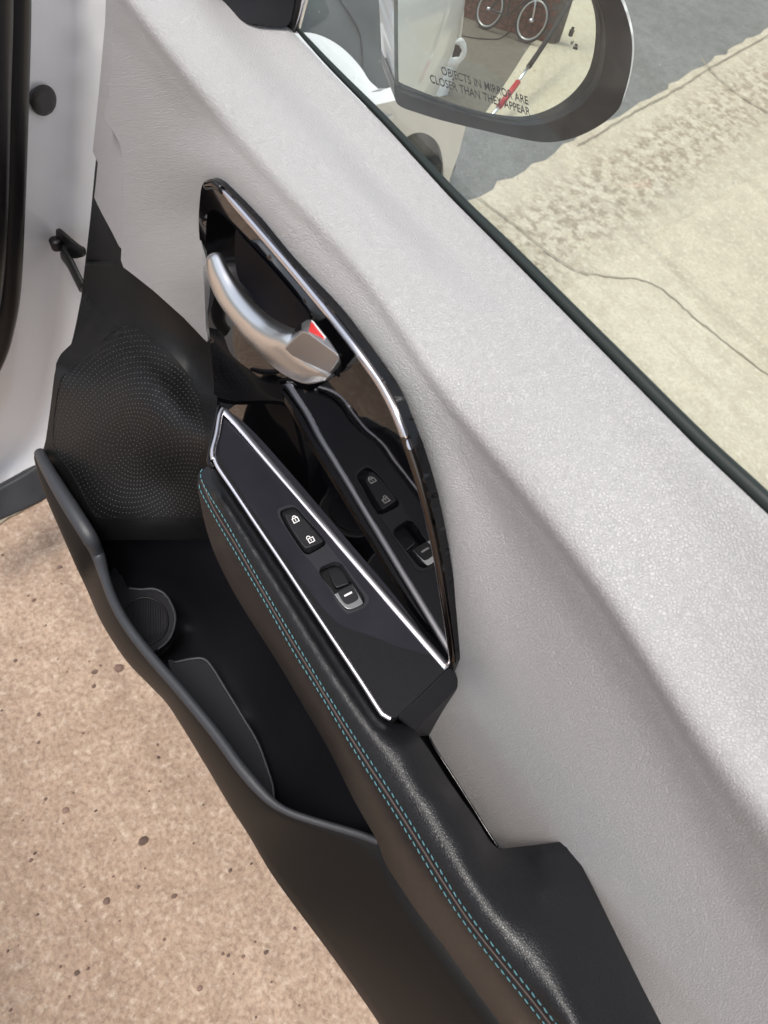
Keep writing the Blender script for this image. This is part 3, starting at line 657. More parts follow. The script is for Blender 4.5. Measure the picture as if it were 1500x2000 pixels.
cc = [(283+45*math.cos(a)*1.0, 1213+46*math.sin(a)) for a in [k*math.pi/20 for k in range(40)]]
ring3 = Plane('z', -.834)(cc); sweep('cup_ring', ring3, [np.array([0, 0, 1.])]*40, ell(.0012, .001, 6), MT['rubber'], cp, closed=True)
ribs = bmesh.new()
for k in range(16):
    x0 = 246+k*4.8; half = math.sqrt(max(0, 42**2-(x0-283)**2)); a_ = pt((x0, 1213-half), 'z', -.8343); b_ = pt((x0, 1213+half), 'z', -.8343)
    dd = np.array([.0006, .0006, 0]); vs = [ribs.verts.new(W(q)) for q in (a_-dd, a_+dd, b_+dd, b_-dd)]; ribs.faces.new(vs)
    t2 = [ribs.verts.new(W(q+np.array([0, 0, .0007]))) for q in (a_-dd*.5, a_+dd*.5, b_+dd*.5, b_-dd*.5)]; ribs.faces.new(t2)
    for i in range(4): ribs.faces.new([vs[i], vs[(i+1) % 4], t2[(i+1) % 4], t2[i]])
bmesh.ops.recalc_face_normals(ribs, faces=ribs.faces[:]); link('ribs', mesh_of(ribs, 'ribs'), MT['soft'], cp, kind='stuff')
panel('pocket_tray', spl([(330, 1300), (346, 1291), (372, 1287), (392, 1285), (404, 1290), (416, 1306), (440, 1345), (475, 1402), (503, 1450), (520, 1495), (533, 1535), (535, 1562), (505, 1560), (450, 1500), (390, 1420)], 5, True), Plane('z', -.815), MT['inner'], door, g=10, thick=.03, bevel=.005, seg=4, label='raised tray floor in the rear of the pocket')

strip('tray_lip_highlight', [(340, 1294), (372, 1287), (398, 1287), (416, 1306), (440, 1345), (475, 1402), (503, 1450), (520, 1495), (532, 1533), (535, 1560)], Plane('z', -.8145), .0016, .0012, MT['rim'], door)  # bead in lighter plastic paints in the highlight on the tray edge
strip('cup_lip_highlight', [(252, 1149), (275, 1151), (300, 1150), (320, 1159), (334, 1179), (342, 1205), (337, 1234), (325, 1254), (308, 1268)], Plane('z', -.8345), .0016, .0012, MT['rim'], door)  # lighter bead stands in for the highlight along the cup edge
# ---- black leather armrest pad
pad_poly = spl([(404, 911), (422, 920), (450, 962), (500, 1040), (560, 1127), (640, 1246), (700, 1337), (742, 1399), (762, 1411), (797, 1414)], 5)+spl([(812, 1428), (840, 1468), (885, 1537), (930, 1600), (955, 1640), (973, 1658)], 4)+[(1000, 1655), (1040, 1651), (1094, 1644), (1110, 1648), (1124, 1667), (1158, 1732), (1208, 1834), (1254, 1927), (1298, 2012), (1360, 2150), (1060, 2150)]+spl([(985, 2010), (930, 1935), (870, 1852), (818, 1785), (775, 1722), (752, 1685), (735, 1640), (690, 1560), (640, 1460), (590, 1375), (540, 1290), (470, 1180), (425, 1095), (402, 1030), (392, 985), (386, 948), (388, 925)], 4)
PC = []
def rowctrl(PC, pts, k, v, n=4):
    vv = [v if not hasattr(v, '__len__') else v[min(i, len(v)-1)] for i in range(len(pts))]
    for q in spl([(p[0], p[1], a) for p, a in zip(pts, vv)], n if len(pts) > 3 else 1): PC.append((q[0], q[1], k, q[2]))
def prow(pts, k, v): rowctrl(PC, pts, k, v)
prow([(410, 908), (470, 992), (560, 1127), (640, 1246), (700, 1337), (745, 1402)], 'z', -.489)
prow([(425, 965), (480, 1045), (560, 1160), (640, 1285), (720, 1400), (790, 1495), (867, 1605), (933, 1705), (985, 1800), (1033, 1883), (1085, 1980), (1130, 2070)], 'z', -.4795)
prow([(398, 935), (440, 1020), (540, 1196), (640, 1362), (720, 1485), (800, 1612), (900, 1768), (1085, 2005), (1180, 2120)], 'z', -.4905)
prow([(389, 950), (428, 1028), (520, 1186), (620, 1365), (700, 1490), (767, 1590), (880, 1768), (1062, 2005), (1150, 2130)], 'z', -.497)
prow([(402, 1030), (470, 1180), (540, 1290), (640, 1460), (735, 1640), (818, 1785), (985, 2010), (1060, 2120)], 'z', [-.522, -.535, -.545, -.56, -.57, -.575, -.58, -.58])
prow([(430, 1070), (505, 1200), (580, 1330), (690, 1520), (790, 1690), (910, 1860), (1030, 2020)], 'z', [-.508, -.512, -.516, -.522, -.526, -.528, -.528])
prow([(812, 1430), (885, 1540), (955, 1642)], 'z', [-.500, -.505, -.512])
prow([(800, 1450), (870, 1555), (930, 1640)], 'z', [-.484, -.485, -.487])
prow([(1025, 1690), (990, 1672), (1060, 1660)], 'z', [-.505, -.509, -.502])
prow([(1095, 1660), (1150, 1760), (1200, 1870), (1260, 1990), (1330, 2120)], 'z', [-.5, -.494, -.492, -.492, -.492])
prow([(1065, 1735), (1120, 1840), (1170, 1950), (1220, 2060)], 'z', [-.488, -.484, -.484, -.484])
prow([(1015, 1760), (990, 1730)], 'z', [-.487, -.4895])
PADF = Field(PC, lam=3e-4)
pad = panel('armrest_pad', pad_poly, PADF, MT['pad'], door, g=7.5, thick=.005, bevel=.003, step=8, seg=4, label='long black leather armrest pad')
PADC = last_cast()
seamR = [(397, 914), (392, 922), (395, 940), (410, 968), (440, 1016), (490, 1104), (540, 1190), (592, 1277), (640, 1356), (700, 1450), (750, 1526), (800, 1603), (850, 1683), (900, 1763), (960, 1842), (1020, 1915), (1087, 2000), (1150, 2080)]
seamL = [(389, 944), (394, 962), (428, 1024), (475, 1103), (524, 1186), (576, 1276), (624, 1352), (682, 1448), (730, 1524), (778, 1598), (829, 1680), (880, 1762), (940, 1846), (1000, 1920), (1064, 2000), (1128, 2085)]
def stitches():
    bm = bmesh.new()
    for line in (seamR, seamL):
        p = spl(line, 16); A, nn = surfn(Proj(PADF, 0), p); L = np.r_[0, np.cumsum(np.linalg.norm(np.diff(A, axis=0), axis=1))]
        s = 0.001
        while s < L[-1]-.004:
            a = [np.interp(s, L, A[:, k]) for k in range(3)]; b = [np.interp(s+.0036, L, A[:, k]) for k in range(3)]; n_ = nn[int(np.searchsorted(L, s)) % len(nn)]
            a, b = np.array(a), np.array(b); t = (b-a)/np.linalg.norm(b-a); sd = np.cross(t, n_); sd /= np.linalg.norm(sd); a = a+sd*.0003; b = b-sd*.0003
            rings = []
            for u, r in ((0, .35), (.2, 1), (.8, 1), (1, .35)):
                c = a+(b-a)*u+n_*(.00045*math.sin(math.pi*min(max(u, .06), .94))); rings.append([bm.verts.new(W(c+(sd*math.cos(q)*.00042+n_*math.sin(q)*.00045)*r)) for q in [k*math.pi/3 for k in range(6)]])
            for i in range(3):
                for j in range(6): bm.faces.new([rings[i][j], rings[i][(j+1) % 6], rings[i+1][(j+1) % 6], rings[i+1][j]])
            bm.faces.new(rings[0]); bm.faces.new(rings[-1])
            s += .00475
    bmesh.ops.recalc_face_normals(bm, faces=bm.faces[:]); link('stitching', mesh_of(bm, 'stitching'), MT['teal'], pad, 'twin rows of teal stitching', kind='stuff')
stitches()
mid = [((a[0]+b[0])/2, (a[1]+b[1])/2) for a, b in zip([np.array(q) for q in [(397, 930)]+seamR[3:]], [np.array(q) for q in [(389, 944)]+seamL[2:]])]
strip('seam', mid, PADF, .0007, .0006, MT['seam'], pad)

# ---- switch panel on top of the armrest
AZ = -.485
matte = [(436, 802), (414, 898), (428, 916), (500, 1024), (620, 1205), (700, 1328), (742, 1392), (764, 1403), (776, 1400), (873, 1306), (700, 1110), (560, 950)]
gl = [(440, 806), (431, 828), (424, 880), (433, 903), (477, 972), (547, 1074), (619, 1174), (647, 1204), (668, 1222), (720, 1240), (780, 1264), (828, 1277), (838, 1276), (838, 1264), (815, 1222), (760, 1150), (690, 1068), (620, 985), (560, 915), (500, 848), (460, 812)]
sw_out = crop([(140, 230), (200, 190), (290, 165), (360, 180), (440, 260), (560, 400), (700, 580), (820, 740), (1000, 960), (1180, 1200), (1250, 1290), (1240, 1370), (1180, 1430), (1040, 1490), (980, 1480), (900, 1400), (830, 1290), (700, 1080), (560, 880), (430, 740), (250, 470), (160, 330)], 520, 960, 6.25)
hole1 = crop([(168, 262), (230, 215), (320, 195), (380, 215), (480, 330), (620, 480), (710, 590), (722, 640), (680, 684), (540, 762), (490, 767), (438, 732), (320, 560), (220, 400)], 520, 960, 6.25)
hole2 = crop([(650, 965), (680, 920), (820, 862), (880, 865), (930, 900), (1040, 1060), (1180, 1265), (1202, 1335), (1170, 1385), (1030, 1446), (960, 1424), (895, 1350), (800, 1200), (700, 1080), (655, 1015)], 520, 960, 6.25)
gls, sws, h1, h2 = spl(gl, 4, True), spl(sw_out, 4, True), spl(hole1, 4, True), spl(hole2, 4, True)
matr = rnd(matte, [8, 10, 5, 2, 2, 2, 10, 6, 3, 3, 2, 2])
panel('armrest_panel', matr, Plane('z', AZ), MT['matte'], door, g=14, thick=.012, bevel=.0012, holes=[inset(gls, 1.5)], label='matte black grained armrest panel behind the switches')
Zg = Field([(430, 830, 'z', AZ-.003), (560, 930, 'z', AZ+.0006), (520, 1040, 'z', AZ+.0006), (620, 1080, 'z', AZ+.0002), (700, 1090, 'z', AZ+.0004), (640, 1195, 'z', AZ+.0004), (760, 1200, 'z', AZ), (830, 1272, 'z', AZ), (465, 900, 'z', AZ-.0012)])
panel('switch_panel', gls, Zg, MT['ptop'], door, g=9, thick=.012, bevel=.0008, holes=[sws], label='gloss black insert carrying the switches')
swp = panel('switch_housing', sws, Proj(Zg, .0004), MT['switch'], door, g=6, step=5, thick=.006, bevel=.0007, holes=[h1, h2], label='charcoal housing round the two switches')
panel('switch_well', inset(sws, 1), Plane('z', AZ-.010), MT['matte'], swp, g=20, thick=.001, bevel=0)
lk_base = spl(crop([(185, 275), (235, 230), (320, 208), (372, 225), (470, 340), (610, 492), (700, 598), (708, 640), (670, 676), (540, 748), (495, 752), (452, 722), (335, 550), (238, 400)], 520, 960, 6.25), 4, True)
lk_top = spl(crop([(240, 300), (285, 276), (365, 280), (420, 296), (520, 405), (640, 545), (688, 602), (675, 620), (505, 684), (470, 680), (400, 592), (302, 440)], 520, 960, 6.25), 4, True)
def frustum(name, base, top, kb, kt, mat, parent, n=60, label=None, domez=0., bevel=.0006):
    A = np.array([pt(p, *kb) for p in base]); B = np.array([pt(p, *kt) for p in top])
    def rs(P):
        P = np.vstack([P, P[:1]]); L = np.r_[0, np.cumsum(np.linalg.norm(np.diff(P, axis=0), axis=1))]; t = np.linspace(0, L[-1], n, endpoint=False); return np.c_[[np.interp(t, L, P[:, k]) for k in range(3)]].T
    A, B = rs(A), rs(B); k = int(((B-A[0]-(B.mean(0)-A.mean(0)))**2).sum(1).argmin()); B = np.roll(B, -k, axis=0)
    bm = bmesh.new(); ra = [bm.verts.new(W(p)) for p in A]; rb = [bm.verts.new(W(p)) for p in B]
    for i in range(n): bm.faces.new([ra[i], ra[(i+1) % n], rb[(i+1) % n], rb[i]])
    bm.faces.new(rb); bm.faces.new(ra)
    bmesh.ops.recalc_face_normals(bm, faces=bm.faces[:])
    me = mesh_of(bm, name); o = link(name, me, mat, parent, label)
    b = o.modifiers.new('bevel', 'BEVEL'); b.width = bevel; b.segments = 3; b.limit_method = 'ANGLE'; b.angle_limit = math.radians(25)
    w_ = o.modifiers.new('wn', 'WEIGHTED_NORMAL')
    return o
frustum('lock_switch', lk_base, lk_top, ('z', AZ-.002), ('z', AZ+.0045), MT['button'], door, label='black rocker switch for the door lock')
LKT = Plane('z', AZ+.0046)
def icon(name, center, ax, ay, field_k, polys, parent, mat, t=.0002):
    """flat print: polys in local units, ax/ay the px vectors of the icon's axes"""
    bm = bmesh.new()
    for poly in polys:
        vs = [bm.verts.new(W(pt((center[0]+u*ax[0]+v*ay[0], center[1]+u*ax[1]+v*ay[1]), *field_k))) for u, v in poly]
        bm.faces.new(vs)
    bmesh.ops.recalc_face_normals(bm, faces=bm.faces[:]); bm.normal_update()
    for f in bm.faces:
        if f.normal.dot(Vector((0, 0, EYE))-f.calc_center_median()) < 0: f.normal_flip()
    return link(name, mesh_of(bm, name), mat, parent, smooth=False)
def arcband(cx, cy, r0, r1, a0, a1, n=10):
    q = []
    for i in range(n):
        a, b = a0+(a1-a0)*i/n, a0+(a1-a0)*(i+1)/n
        q.append([(cx+r0*math.cos(a), cy+r0*math.sin(a)), (cx+r1*math.cos(a), cy+r1*math.sin(a)), (cx+r1*math.cos(b), cy+r1*math.sin(b)), (cx+r0*math.cos(b), cy+r0*math.sin(b))])
    return q
def padlock(openn):
    P = [[(-1, -1), (1, -1), (1, -.72), (-1, -.72)], [(-1, .32), (1, .32), (1, .6), (-1, .6)], [(-1, -.72), (-.72, -.72), (-.72, .32), (-1, .32)], [(.72, -.72), (1, -.72), (1, .32), (.72, .32)], [(-.14, -.45), (.14, -.45), (.14, .1), (-.14, .1)]]
    if not openn: P += arcband(0, .6, .42, .70, 0, math.pi)
    else: P += arcband(-.45, .75, .42, .68, -.1, math.pi*1.0)+[[(-1.13, .45), (-.87, .45), (-.87, .75), (-1.13, .75)]]
    return P
lock1 = icon('locked_padlock_symbol', (576.8, 1014.5), (5.6, 2.9*-1), (-3.2*1, -5.6), ('z', AZ+.0048), padlock(False), None, MT['white'])
lock2 = icon('open_padlock_symbol', (607.2, 1053.5), (5.6, -2.9), (-3.2, -5.6), ('z', AZ+.0048), padlock(True), None, MT['white'])
ls = bpy.data.objects['lock_switch']
for o in (lock1, lock2): o.parent = ls
# window switch
wl_ = spl(crop([(835, 1262), (850, 1242), (1035, 1135), (1060, 1150), (1130, 1255), (1178, 1345), (1160, 1388), (1035, 1438), (965, 1420), (900, 1355)], 520, 960, 6.25), 4, True)
wt_ = spl(crop([(872, 1235), (885, 1215), (1030, 1135), (1052, 1150), (1110, 1245), (1128, 1300), (1100, 1335), (1005, 1378), (960, 1370), (915, 1318)], 520, 960, 6.25), 4, True)
ws = frustum('window_switch', wl_, inset(wl_, .8), ('z', AZ-.008), ('z', AZ+.0035), MT['handle'], door, label='window lift switch with satin silver edge', bevel=.001)
frustum('switch_face', wt_, inset(wt_, .5), ('z', AZ+.002), ('z', AZ+.0043), MT['button'], ws, bevel=.0004)
icon('window_mark', (520+1000/6.25, 960+1252/6.25), (7.4, -3.9), (-.9, -1.6), ('z', AZ+.0046), [[(-1, -1), (1, -1), (1, 1), (-1, 1)]], ws, MT['white'])
hull('finger_hollow', [pt(p, *k) for p, k in [((634, 1108), ('z', AZ-.0098)), ((668, 1098), ('z', AZ-.0098)), ((655, 1150), ('z', AZ-.004)), ((684, 1140), ('z', AZ-.004)), ((655, 1150), ('z', AZ-.0098)), ((684, 1140), ('z', AZ-.0098))]], MT['button'], ws, bevel=.002)
# chrome strips
strip('chrome_strip', [(419, 893), (426, 912), (452, 951), (500, 1023), (560, 1112), (620, 1203), (700, 1323), (741, 1387), (751, 1397), (763, 1404)], Plane('z', AZ+.0003), .0019, .0018, MT['chrome'], door, label='bright strip between armrest pad and switch panel', scale=None)
strip('chrome_strip', [(437, 801), (470, 836), (520, 894), (600, 987), (700, 1103), (800, 1219), (874, 1304)], Plane('z', AZ+.0003), .0033, .0013, MT['chrome'], door, label='bright strip between switch panel and gloss bezel')
strip('chrome_strip', [(436, 799), (430, 812), (424, 848), (416, 880), (417, 898)], Plane('z', AZ+.0003), .0022, .002, MT['chrome'], door, label='short bright strip closing the front of the switch panel')
strip('chrome_edge', [(428, 796), (420, 835), (411, 880), (409, 903), (418, 914)], Plane('z', AZ-.004), .0022, .003, MT['piano'], door)
# side wall and rear block of the armrest panel
hull('corner_block', [pt(p, *k) for p, k in [((776, 1401), ('z', AZ-.001)), ((873, 1307), ('z', AZ-.001)), ((882, 1300), ('z', AZ-.002)), ((896, 1333), ('z', AZ-.022)), ((808, 1428), ('z', AZ-.016)), ((794, 1414), ('z', AZ-.012)), ((776, 1401), ('z', AZ-.05)), ((890, 1300), ('z', AZ-.04)), ((846, 1438), ('o', .232)), ((816, 1440), ('z', AZ-.045)), ((900, 1337), ('o', .2375))]], MT['soft'], door, bevel=.0015, label='black rear corner block of the armrest')
# recess behind the pad
CH = Field([(812, 1420, 'z', AZ-.08), (845, 1440, 'z', AZ-.115), (905, 1560, 'z', AZ-.11), (972, 1655, 'z', AZ-.10), (880, 1560, 'z', AZ-.10), (930, 1640, 'z', AZ-.09)])
panel('pull_recess', [(755, 1385), (850, 1400), (870, 1450), (990, 1650), (985, 1680), (920, 1660), (800, 1470)], CH, MT['soft'], door, g=14, thick=.002, bevel=0)
strip('recess_edge', [(838, 1440), (852, 1466), (900, 1541), (945, 1613), (972, 1655)], Behind(TrimFit(), -.001), .0016, .0014, MT['piano'], door)

# ---- gloss black bezel round the handle
bezp = spl(bez_out[:19], 4)+[np.array(p, float) for p in bez_out[19:23]]+spl(bez_out[23:]+[bez_out[0]], 4)[:-1]
cup = spl(crop([(130, 420), (145, 370), (185, 345), (225, 352), (300, 410), (520, 630), (780, 900), (1000, 1160), (1150, 1390)], 380, 340, 5)+crop([(640, 300), (860, 580), (930, 680), (948, 760), (920, 840), (830, 900), (720, 970), (640, 1012), (560, 990), (440, 900), (280, 740), (0, 420)], 480, 560, 5)+crop([(280, 1130), (160, 900), (122, 700), (120, 560)], 380, 340, 5), 4, True)
bez = panel('handle_bezel', bezp, BF, MT['piano'], door, g=9, step=6, thick=.006, bevel=.0011, holes=[cup], label='gloss black bezel round the inner door handle')
# bright and dark metal edge of the bezel
edge = [(404, 362), (420, 361), (434, 370), (452, 390), (500, 444), (560, 514), (612, 576), (640, 610), (690, 674), (722, 718), (745, 752), (768, 795), (790, 850), (812, 915), (836, 1000), (855, 1090), (870, 1185), (883, 1275), (882, 1292), (876, 1302)]
strip('bezel_edge', edge[2:16], BF, .0029, .0022, MT['dchrome'], bez, lift=.0004, scale=[min(1, .25+i/14)*min(1, .3+(104-i)/30) for i in range(105)])
strip('bezel_edge', edge[:3], BF, .0030, .0022, MT['piano'], bez, lift=.0005)
strip('bezel_edge', edge[12:], BF, .0030, .0024, MT['bronze'], bez, lift=.0003, label='dark bronze lower edge of the bezel')
# cup behind the lever
cA = np.array(BF(np.array(cup))); cen = cA.mean(0); depthv = GN*.030
rings_ = [cA-GN*.0008, cen+(cA-cen)*.985+GN*.004, cen+(cA-cen)*.93+GN*.018, cen+(cA-cen)*.80+GN*.030]
bm = bmesh.new(); rr = [[bm.verts.new(W(p)) for p in r] for r in rings_]
for a, b in zip(rr, rr[1:]):
    for i in range(len(a)): bm.faces.new([a[i], a[(i+1) % len(a)], b[(i+1) % len(a)], b[i]])
bm.faces.new(rr[-1]); bmesh.ops.recalc_face_normals(bm, faces=bm.faces[:])
for f in bm.faces: pass
link('handle_cup', mesh_of(bm, 'handle_cup'), MT['cupblk'], door, 'deep gloss black cup behind the handle lever')
pkt = spl(crop([(400, 545), (470, 620), (800, 980), (1120, 1370), (1100, 1480), (900, 1500), (700, 1380), (520, 1180), (420, 1000), (392, 800)], 380, 340, 5), 4, True)
panel('cup_liner', pkt, Field([(460, 450, 'g', -.020), (600, 620, 'g', -.020), (470, 540, 'g', -.020), (560, 640, 'g', -.016), (520, 560, 'g', -.026)]), MT['liner'], bpy.data.objects['handle_cup'], g=8, thick=.003, bevel=.002, label='matte dark liner in the handle cup')
# lever
lvl = [(410, 507), (411, 530), (420, 556), (437, 587), (460, 618), (482, 648), (504, 672), (533, 703), (566, 730), (606, 748), (641, 742)]
lvr = [(427, 503), (440, 531), (457, 560), (477, 587), (500, 611), (524, 630), (550, 643), (578, 655), (606, 690), (634, 716), (648, 732)]
lvh = [.0050, .0062, .0072, .0082, .009, .0098, .0105, .0108, .0095, .0070, .003]; lvg = [.010, .012, .013, .0138, .0138, .0132, .0125, .0118, .010, .007, .0045]
q_ = spl([(*a, *b, h_, g_) for a, b, h_, g_ in zip(lvl, lvr, lvh, lvg)], 8); bm = bmesh.new(); rings = []
def lring(v, k, P_off=0.):
    c = pt(((v[0]+v[2])/2, (v[1]+v[3])/2), 'g', v[5]); e = pt((v[2], v[3]), 'g', v[5])-c
    return [bm.verts.new(W(c+P_off+e*k*math.copysign(abs(math.cos(a))**.85, math.cos(a))-GN*v[4]*k*math.copysign(abs(math.sin(a))**.85, math.sin(a)))) for a in [2*math.pi*i/28 for i in range(28)]]
t0 = pt(((q_[0][0]+q_[0][2])/2, (q_[0][1]+q_[0][3])/2), 'g', q_[0][5]); t1 = pt(((q_[4][0]+q_[4][2])/2, (q_[4][1]+q_[4][3])/2), 'g', q_[4][5]); td = (t0-t1)/np.linalg.norm(t0-t1); r0 = .0042
for k in (.15, .5, .75, .92): rings.append(lring(q_[0], k, td*r0*math.sqrt(1-k*k)))
rings += [lring(v, 1) for v in q_]
for k in (.8, .4): rings.append(lring(q_[-1], k))
for a, b in zip(rings, rings[1:]):
    for i in range(28): bm.faces.new([a[i], a[(i+1) % 28], b[(i+1) % 28], b[i]])
bm.faces.new(rings[0]); bm.faces.new(rings[-1]); bmesh.ops.recalc_face_normals(bm, faces=bm.faces[:])
lever = link('door_handle', mesh_of(bm, 'door_handle'), MT['handle'], door, 'curved satin silver inner door handle')
tip = [pt((563, 690), 'g', .013), pt((600, 700), 'g', .010)]
F0 = crop([(376, 600), (548, 436), (612, 452), (905, 668), (918, 712), (828, 836), (640, 762), (452, 676)], 480, 560, 5)
fg = [.020, .0235, .0235, .0215, .020, .018, .019, .0195]
Bk = crop([(384, 548), (440, 430), (598, 318), (655, 325), (785, 480), (860, 590), (928, 745), (900, 800), (838, 862)], 480, 560, 5)
bg_ = [.008, .004, .006, .005, .003, .002, .002, .002, .002]
lk = hull('lock_lever', [pt(p, 'g', g_) for p, g_ in zip(F0, fg)]+[pt(p, 'g', g_) for p, g_ in zip(Bk, bg_)], MT['handle'], lever, bevel=.0016, seg=4)
LKC = last_cast(.0004)
panel('lock_marker', crop([(640, 346), (618, 432), (768, 508)], 480, 560, 5), LKC, MT['red'], lever, g=4, thick=.0003, bevel=0, label='red triangle showing the door is unlocked')
strip('marker_edge', crop([(645, 342), (700, 415), (772, 508)], 480, 560, 5), LKC, .0005, .0004, MT['white'], lever, lift=.0002, n=4)
panel('lever_window', crop([(388, 540), (425, 470), (548, 352), (546, 418), (400, 520)], 480, 560, 5), LKC, MT['piano'], lever, g=4, thick=.0003, bevel=0)

# ---- belt seal, glass, sail cover
belt = [(577, 52), (600, 78), (654, 136), (757, 240), (885, 378), (1000, 491), (1184, 676), (1368, 861), (1512, 996), (1700, 1180)]
strip('belt_seal', belt, Field([(575, 52, 'o', .314), (885, 378, 'o', .314), (1512, 996, 'o', .314), (1700, 1180, 'o', .314), (700, 300, 'o', .307)]), .0036, .0036, MT['seal'], door, label='dark green-black rubber seal along the window sill', scale=[.35+.9*min(1, i/60) for i in range(73)])
# window pane: a real sheet 4 mm thick standing in the sill
def slab(name, corners, t, mat, parent, label=None):
    c = [np.array(p, float) for p in corners]; n_ = np.cross(c[1]-c[0], c[2]-c[0]); n_ /= np.linalg.norm(n_)
    bm = bmesh.new(); a = [bm.verts.new(W(p+n_*t/2)) for p in c]; b = [bm.verts.new(W(p-n_*t/2)) for p in c]
    bm.faces.new(a); bm.faces.new(b[::-1])
    for i in range(len(c)): bm.faces.new([a[i], b[i], b[(i+1) % len(c)], a[(i+1) % len(c)]])
    bmesh.ops.recalc_face_normals(bm, faces=bm.faces[:]); return link(name, mesh_of(bm, name), mat, parent, label, smooth=False)
slab('window_pane', [(-.45, .320, -.285), (.53, .320, -.285), (.53, .312, -.16), (.30, .250, .12), (-.45, .250, .12)], .004, MT['glass'], door, 'raised clear window pane with dust specks')
SC = Field([(425, 0, 'o', .280), (480, 45, 'o', .283), (560, 52, 'o', .303), (590, 0, 'o', .311), (430, -150, 'o', .272), (600, -150, 'o', .306)])
panel('sail_cover', spl([(360, -160), (405, -25), (425, 2), (448, 26), (478, 43), (520, 50), (556, 53), (567, 38)], 4)+[(574, 10), (578, -160)], SC, MT['soft'], door, g=14, thick=.012, bevel=.003, label='black mirror sail cover at the front of the sill')
strip('quarter_post', [(566, 56), (577, 20), (586, -30), (600, -160)], Plane('o', .312), .0042, .004, MT['rubber'], door)
strip('quarter_post', [(578, 60), (590, 15), (600, -30), (618, -160)], Plane('o', .315), .0025, .003, MT['dchrome'], door)

slab('inner_shell', [(-.40, .268, -.37), (.60, .268, -.37), (.60, .268, -1.0), (-.40, .268, -1.0)], .004, MT['inner'], door, 'dark inner shell behind the trim panels')
# ---- painted outer skin of the door, seen in the mirror
sk = [(.322, -.300), (.336, -.316), (.352, -.345), (.372, -.39), (.385, -.45), (.388, -.52), (.386, -.60), (.376, -.72), (.362, -.85), (.335, -1.0), (.315, -1.03)]
bm = bmesh.new(); xs_ = np.linspace(-.42, .60, 30); gr = [[bm.verts.new(W((x_, o_-.02*abs((x_-.1)/.5)**3, z_))) for o_, z_ in spl(sk, 3)] for x_ in xs_]
for a, b in zip(gr, gr[1:]):
    for i in range(len(a)-1): bm.faces.new([a[i], a[i+1], b[i+1], b[i]])
bmesh.ops.recalc_face_normals(bm, faces=bm.faces[:]); o = link('outer_skin', mesh_of(bm, 'outer_skin'), MT['paint'], door, 'white painted outer skin of the door')
s_ = o.modifiers.new('solid', 'SOLIDIFY'); s_.thickness = .003; s_.offset = 0
# ---- door mirror
mo_out = [(764, -200), (768, 0), (770, 150), (771, 190), (782, 208), (820, 222), (866, 236), (949, 256), (1026, 273), (1074, 278), (1122, 269), (1170, 246), (1206, 216), (1219, 186), (1231, 138), (1235, 90), (1229, 48), (1215, 5), (1196, -30), (1150, -120), (1080, -200)]
mi = [(778, -180), (777, 0), (778, 140), (781, 164), (790, 173), (830, 187), (880, 204), (940, 222), (1000, 234), (1040, 236), (1082, 226), (1122, 204), (1152, 172), (1166, 140), (1173, 95), (1172, 50), (1160, 5), (1140, -40), (1100, -110), (1050, -180)]
sm_ = panel('side_mirror', spl(mo_out, 4, True), Plane('m', .006), MT['housing'], door, g=16, thick=.075, bevel=.007, seg=4, back=tuple(-MN*1.0), holes=[inset(spl([(p[0], p[1]) for p in mi], 4, True), -9)], label='dark mirror housing with angular outline')
wc = [np.array(p)+((np.array(p)-np.array((960, 20)))/np.linalg.norm(np.array(p)-np.array((960, 20))))*k for p, k in zip(mo_out, [0, 0, -4, -6, -6, -6, -6, -6, -6, -5, -4, -3, -1, 1, 2.5, 4, 5, 6, 7, 7, 6])]
panel('mirror_cap', spl(wc, 4, True), Plane('m', -.012), MT['paint'], sm_, g=16, thick=.09, bevel=.02, seg=5, back=tuple(-MN*1.0), label='white painted cap of the mirror')
class MSphere:
    def __init__(s, l=0.): s.l = l
    def __call__(s, pts):
        out = []
        for p in pts:
            P, d = msurf(p); n = (P-MO)/np.linalg.norm(P-MO); out.append(P+n*s.l)
        return np.array(out)
panel('mirror_edge', inset(spl(mi, 4, True), -7), MSphere(-.0008), MT['mbezel'], sm_, g=14, thick=.004, bevel=.001)
panel('mirror_glass', spl(mi, 4, True), MSphere(.0008), MT['mirror'], sm_, g=9, thick=.0012, bevel=0, label='convex mirror glass')
def mtext(body, p0, p1, hpx, name):
    """printed words: baseline from p0 to p1, set on the glass"""
    cu = bpy.data.curves.new('text', 'FONT'); cu.body = body; cu.size = 1; cu.space_word = 1.25; cu.offset = .006
    to = bpy.data.objects.new('text', cu); sc.collection.objects.link(to); dg = bpy.context.evaluated_depsgraph_get()
    me = bpy.data.meshes.new_from_object(to.evaluated_get(dg)); bpy.data.objects.remove(to)
    co = np.array([tuple(v.co) for v in me.vertices]); x0, x1 = co[:, 0].min(), co[:, 0].max(); y1 = co[:, 1].max()
    p0, p1 = np.array(p0, float), np.array(p1, float); up = np.array([.0, -1.])*hpx
    f = MSphere(.0012); q = [p0+(p1-p0)*((c[0]-x0)/(x1-x0))+up*(c[1]/y1)+np.array([-2.5, 0])*(c[1]/y1) for c in co]
    for v, p in zip(me.vertices, f(q)): v.co = W(p)
    me.name = name; return link(name, me, MT['print'], sm_, smooth=False)
mtext('OBJECTS IN MIRROR ARE', (863, 144), (1032, 204), 16, 'warning_text')
mtext('CLOSER THAN THEY APPEAR', (841, 160), (1036, 226), 16, 'warning_text')
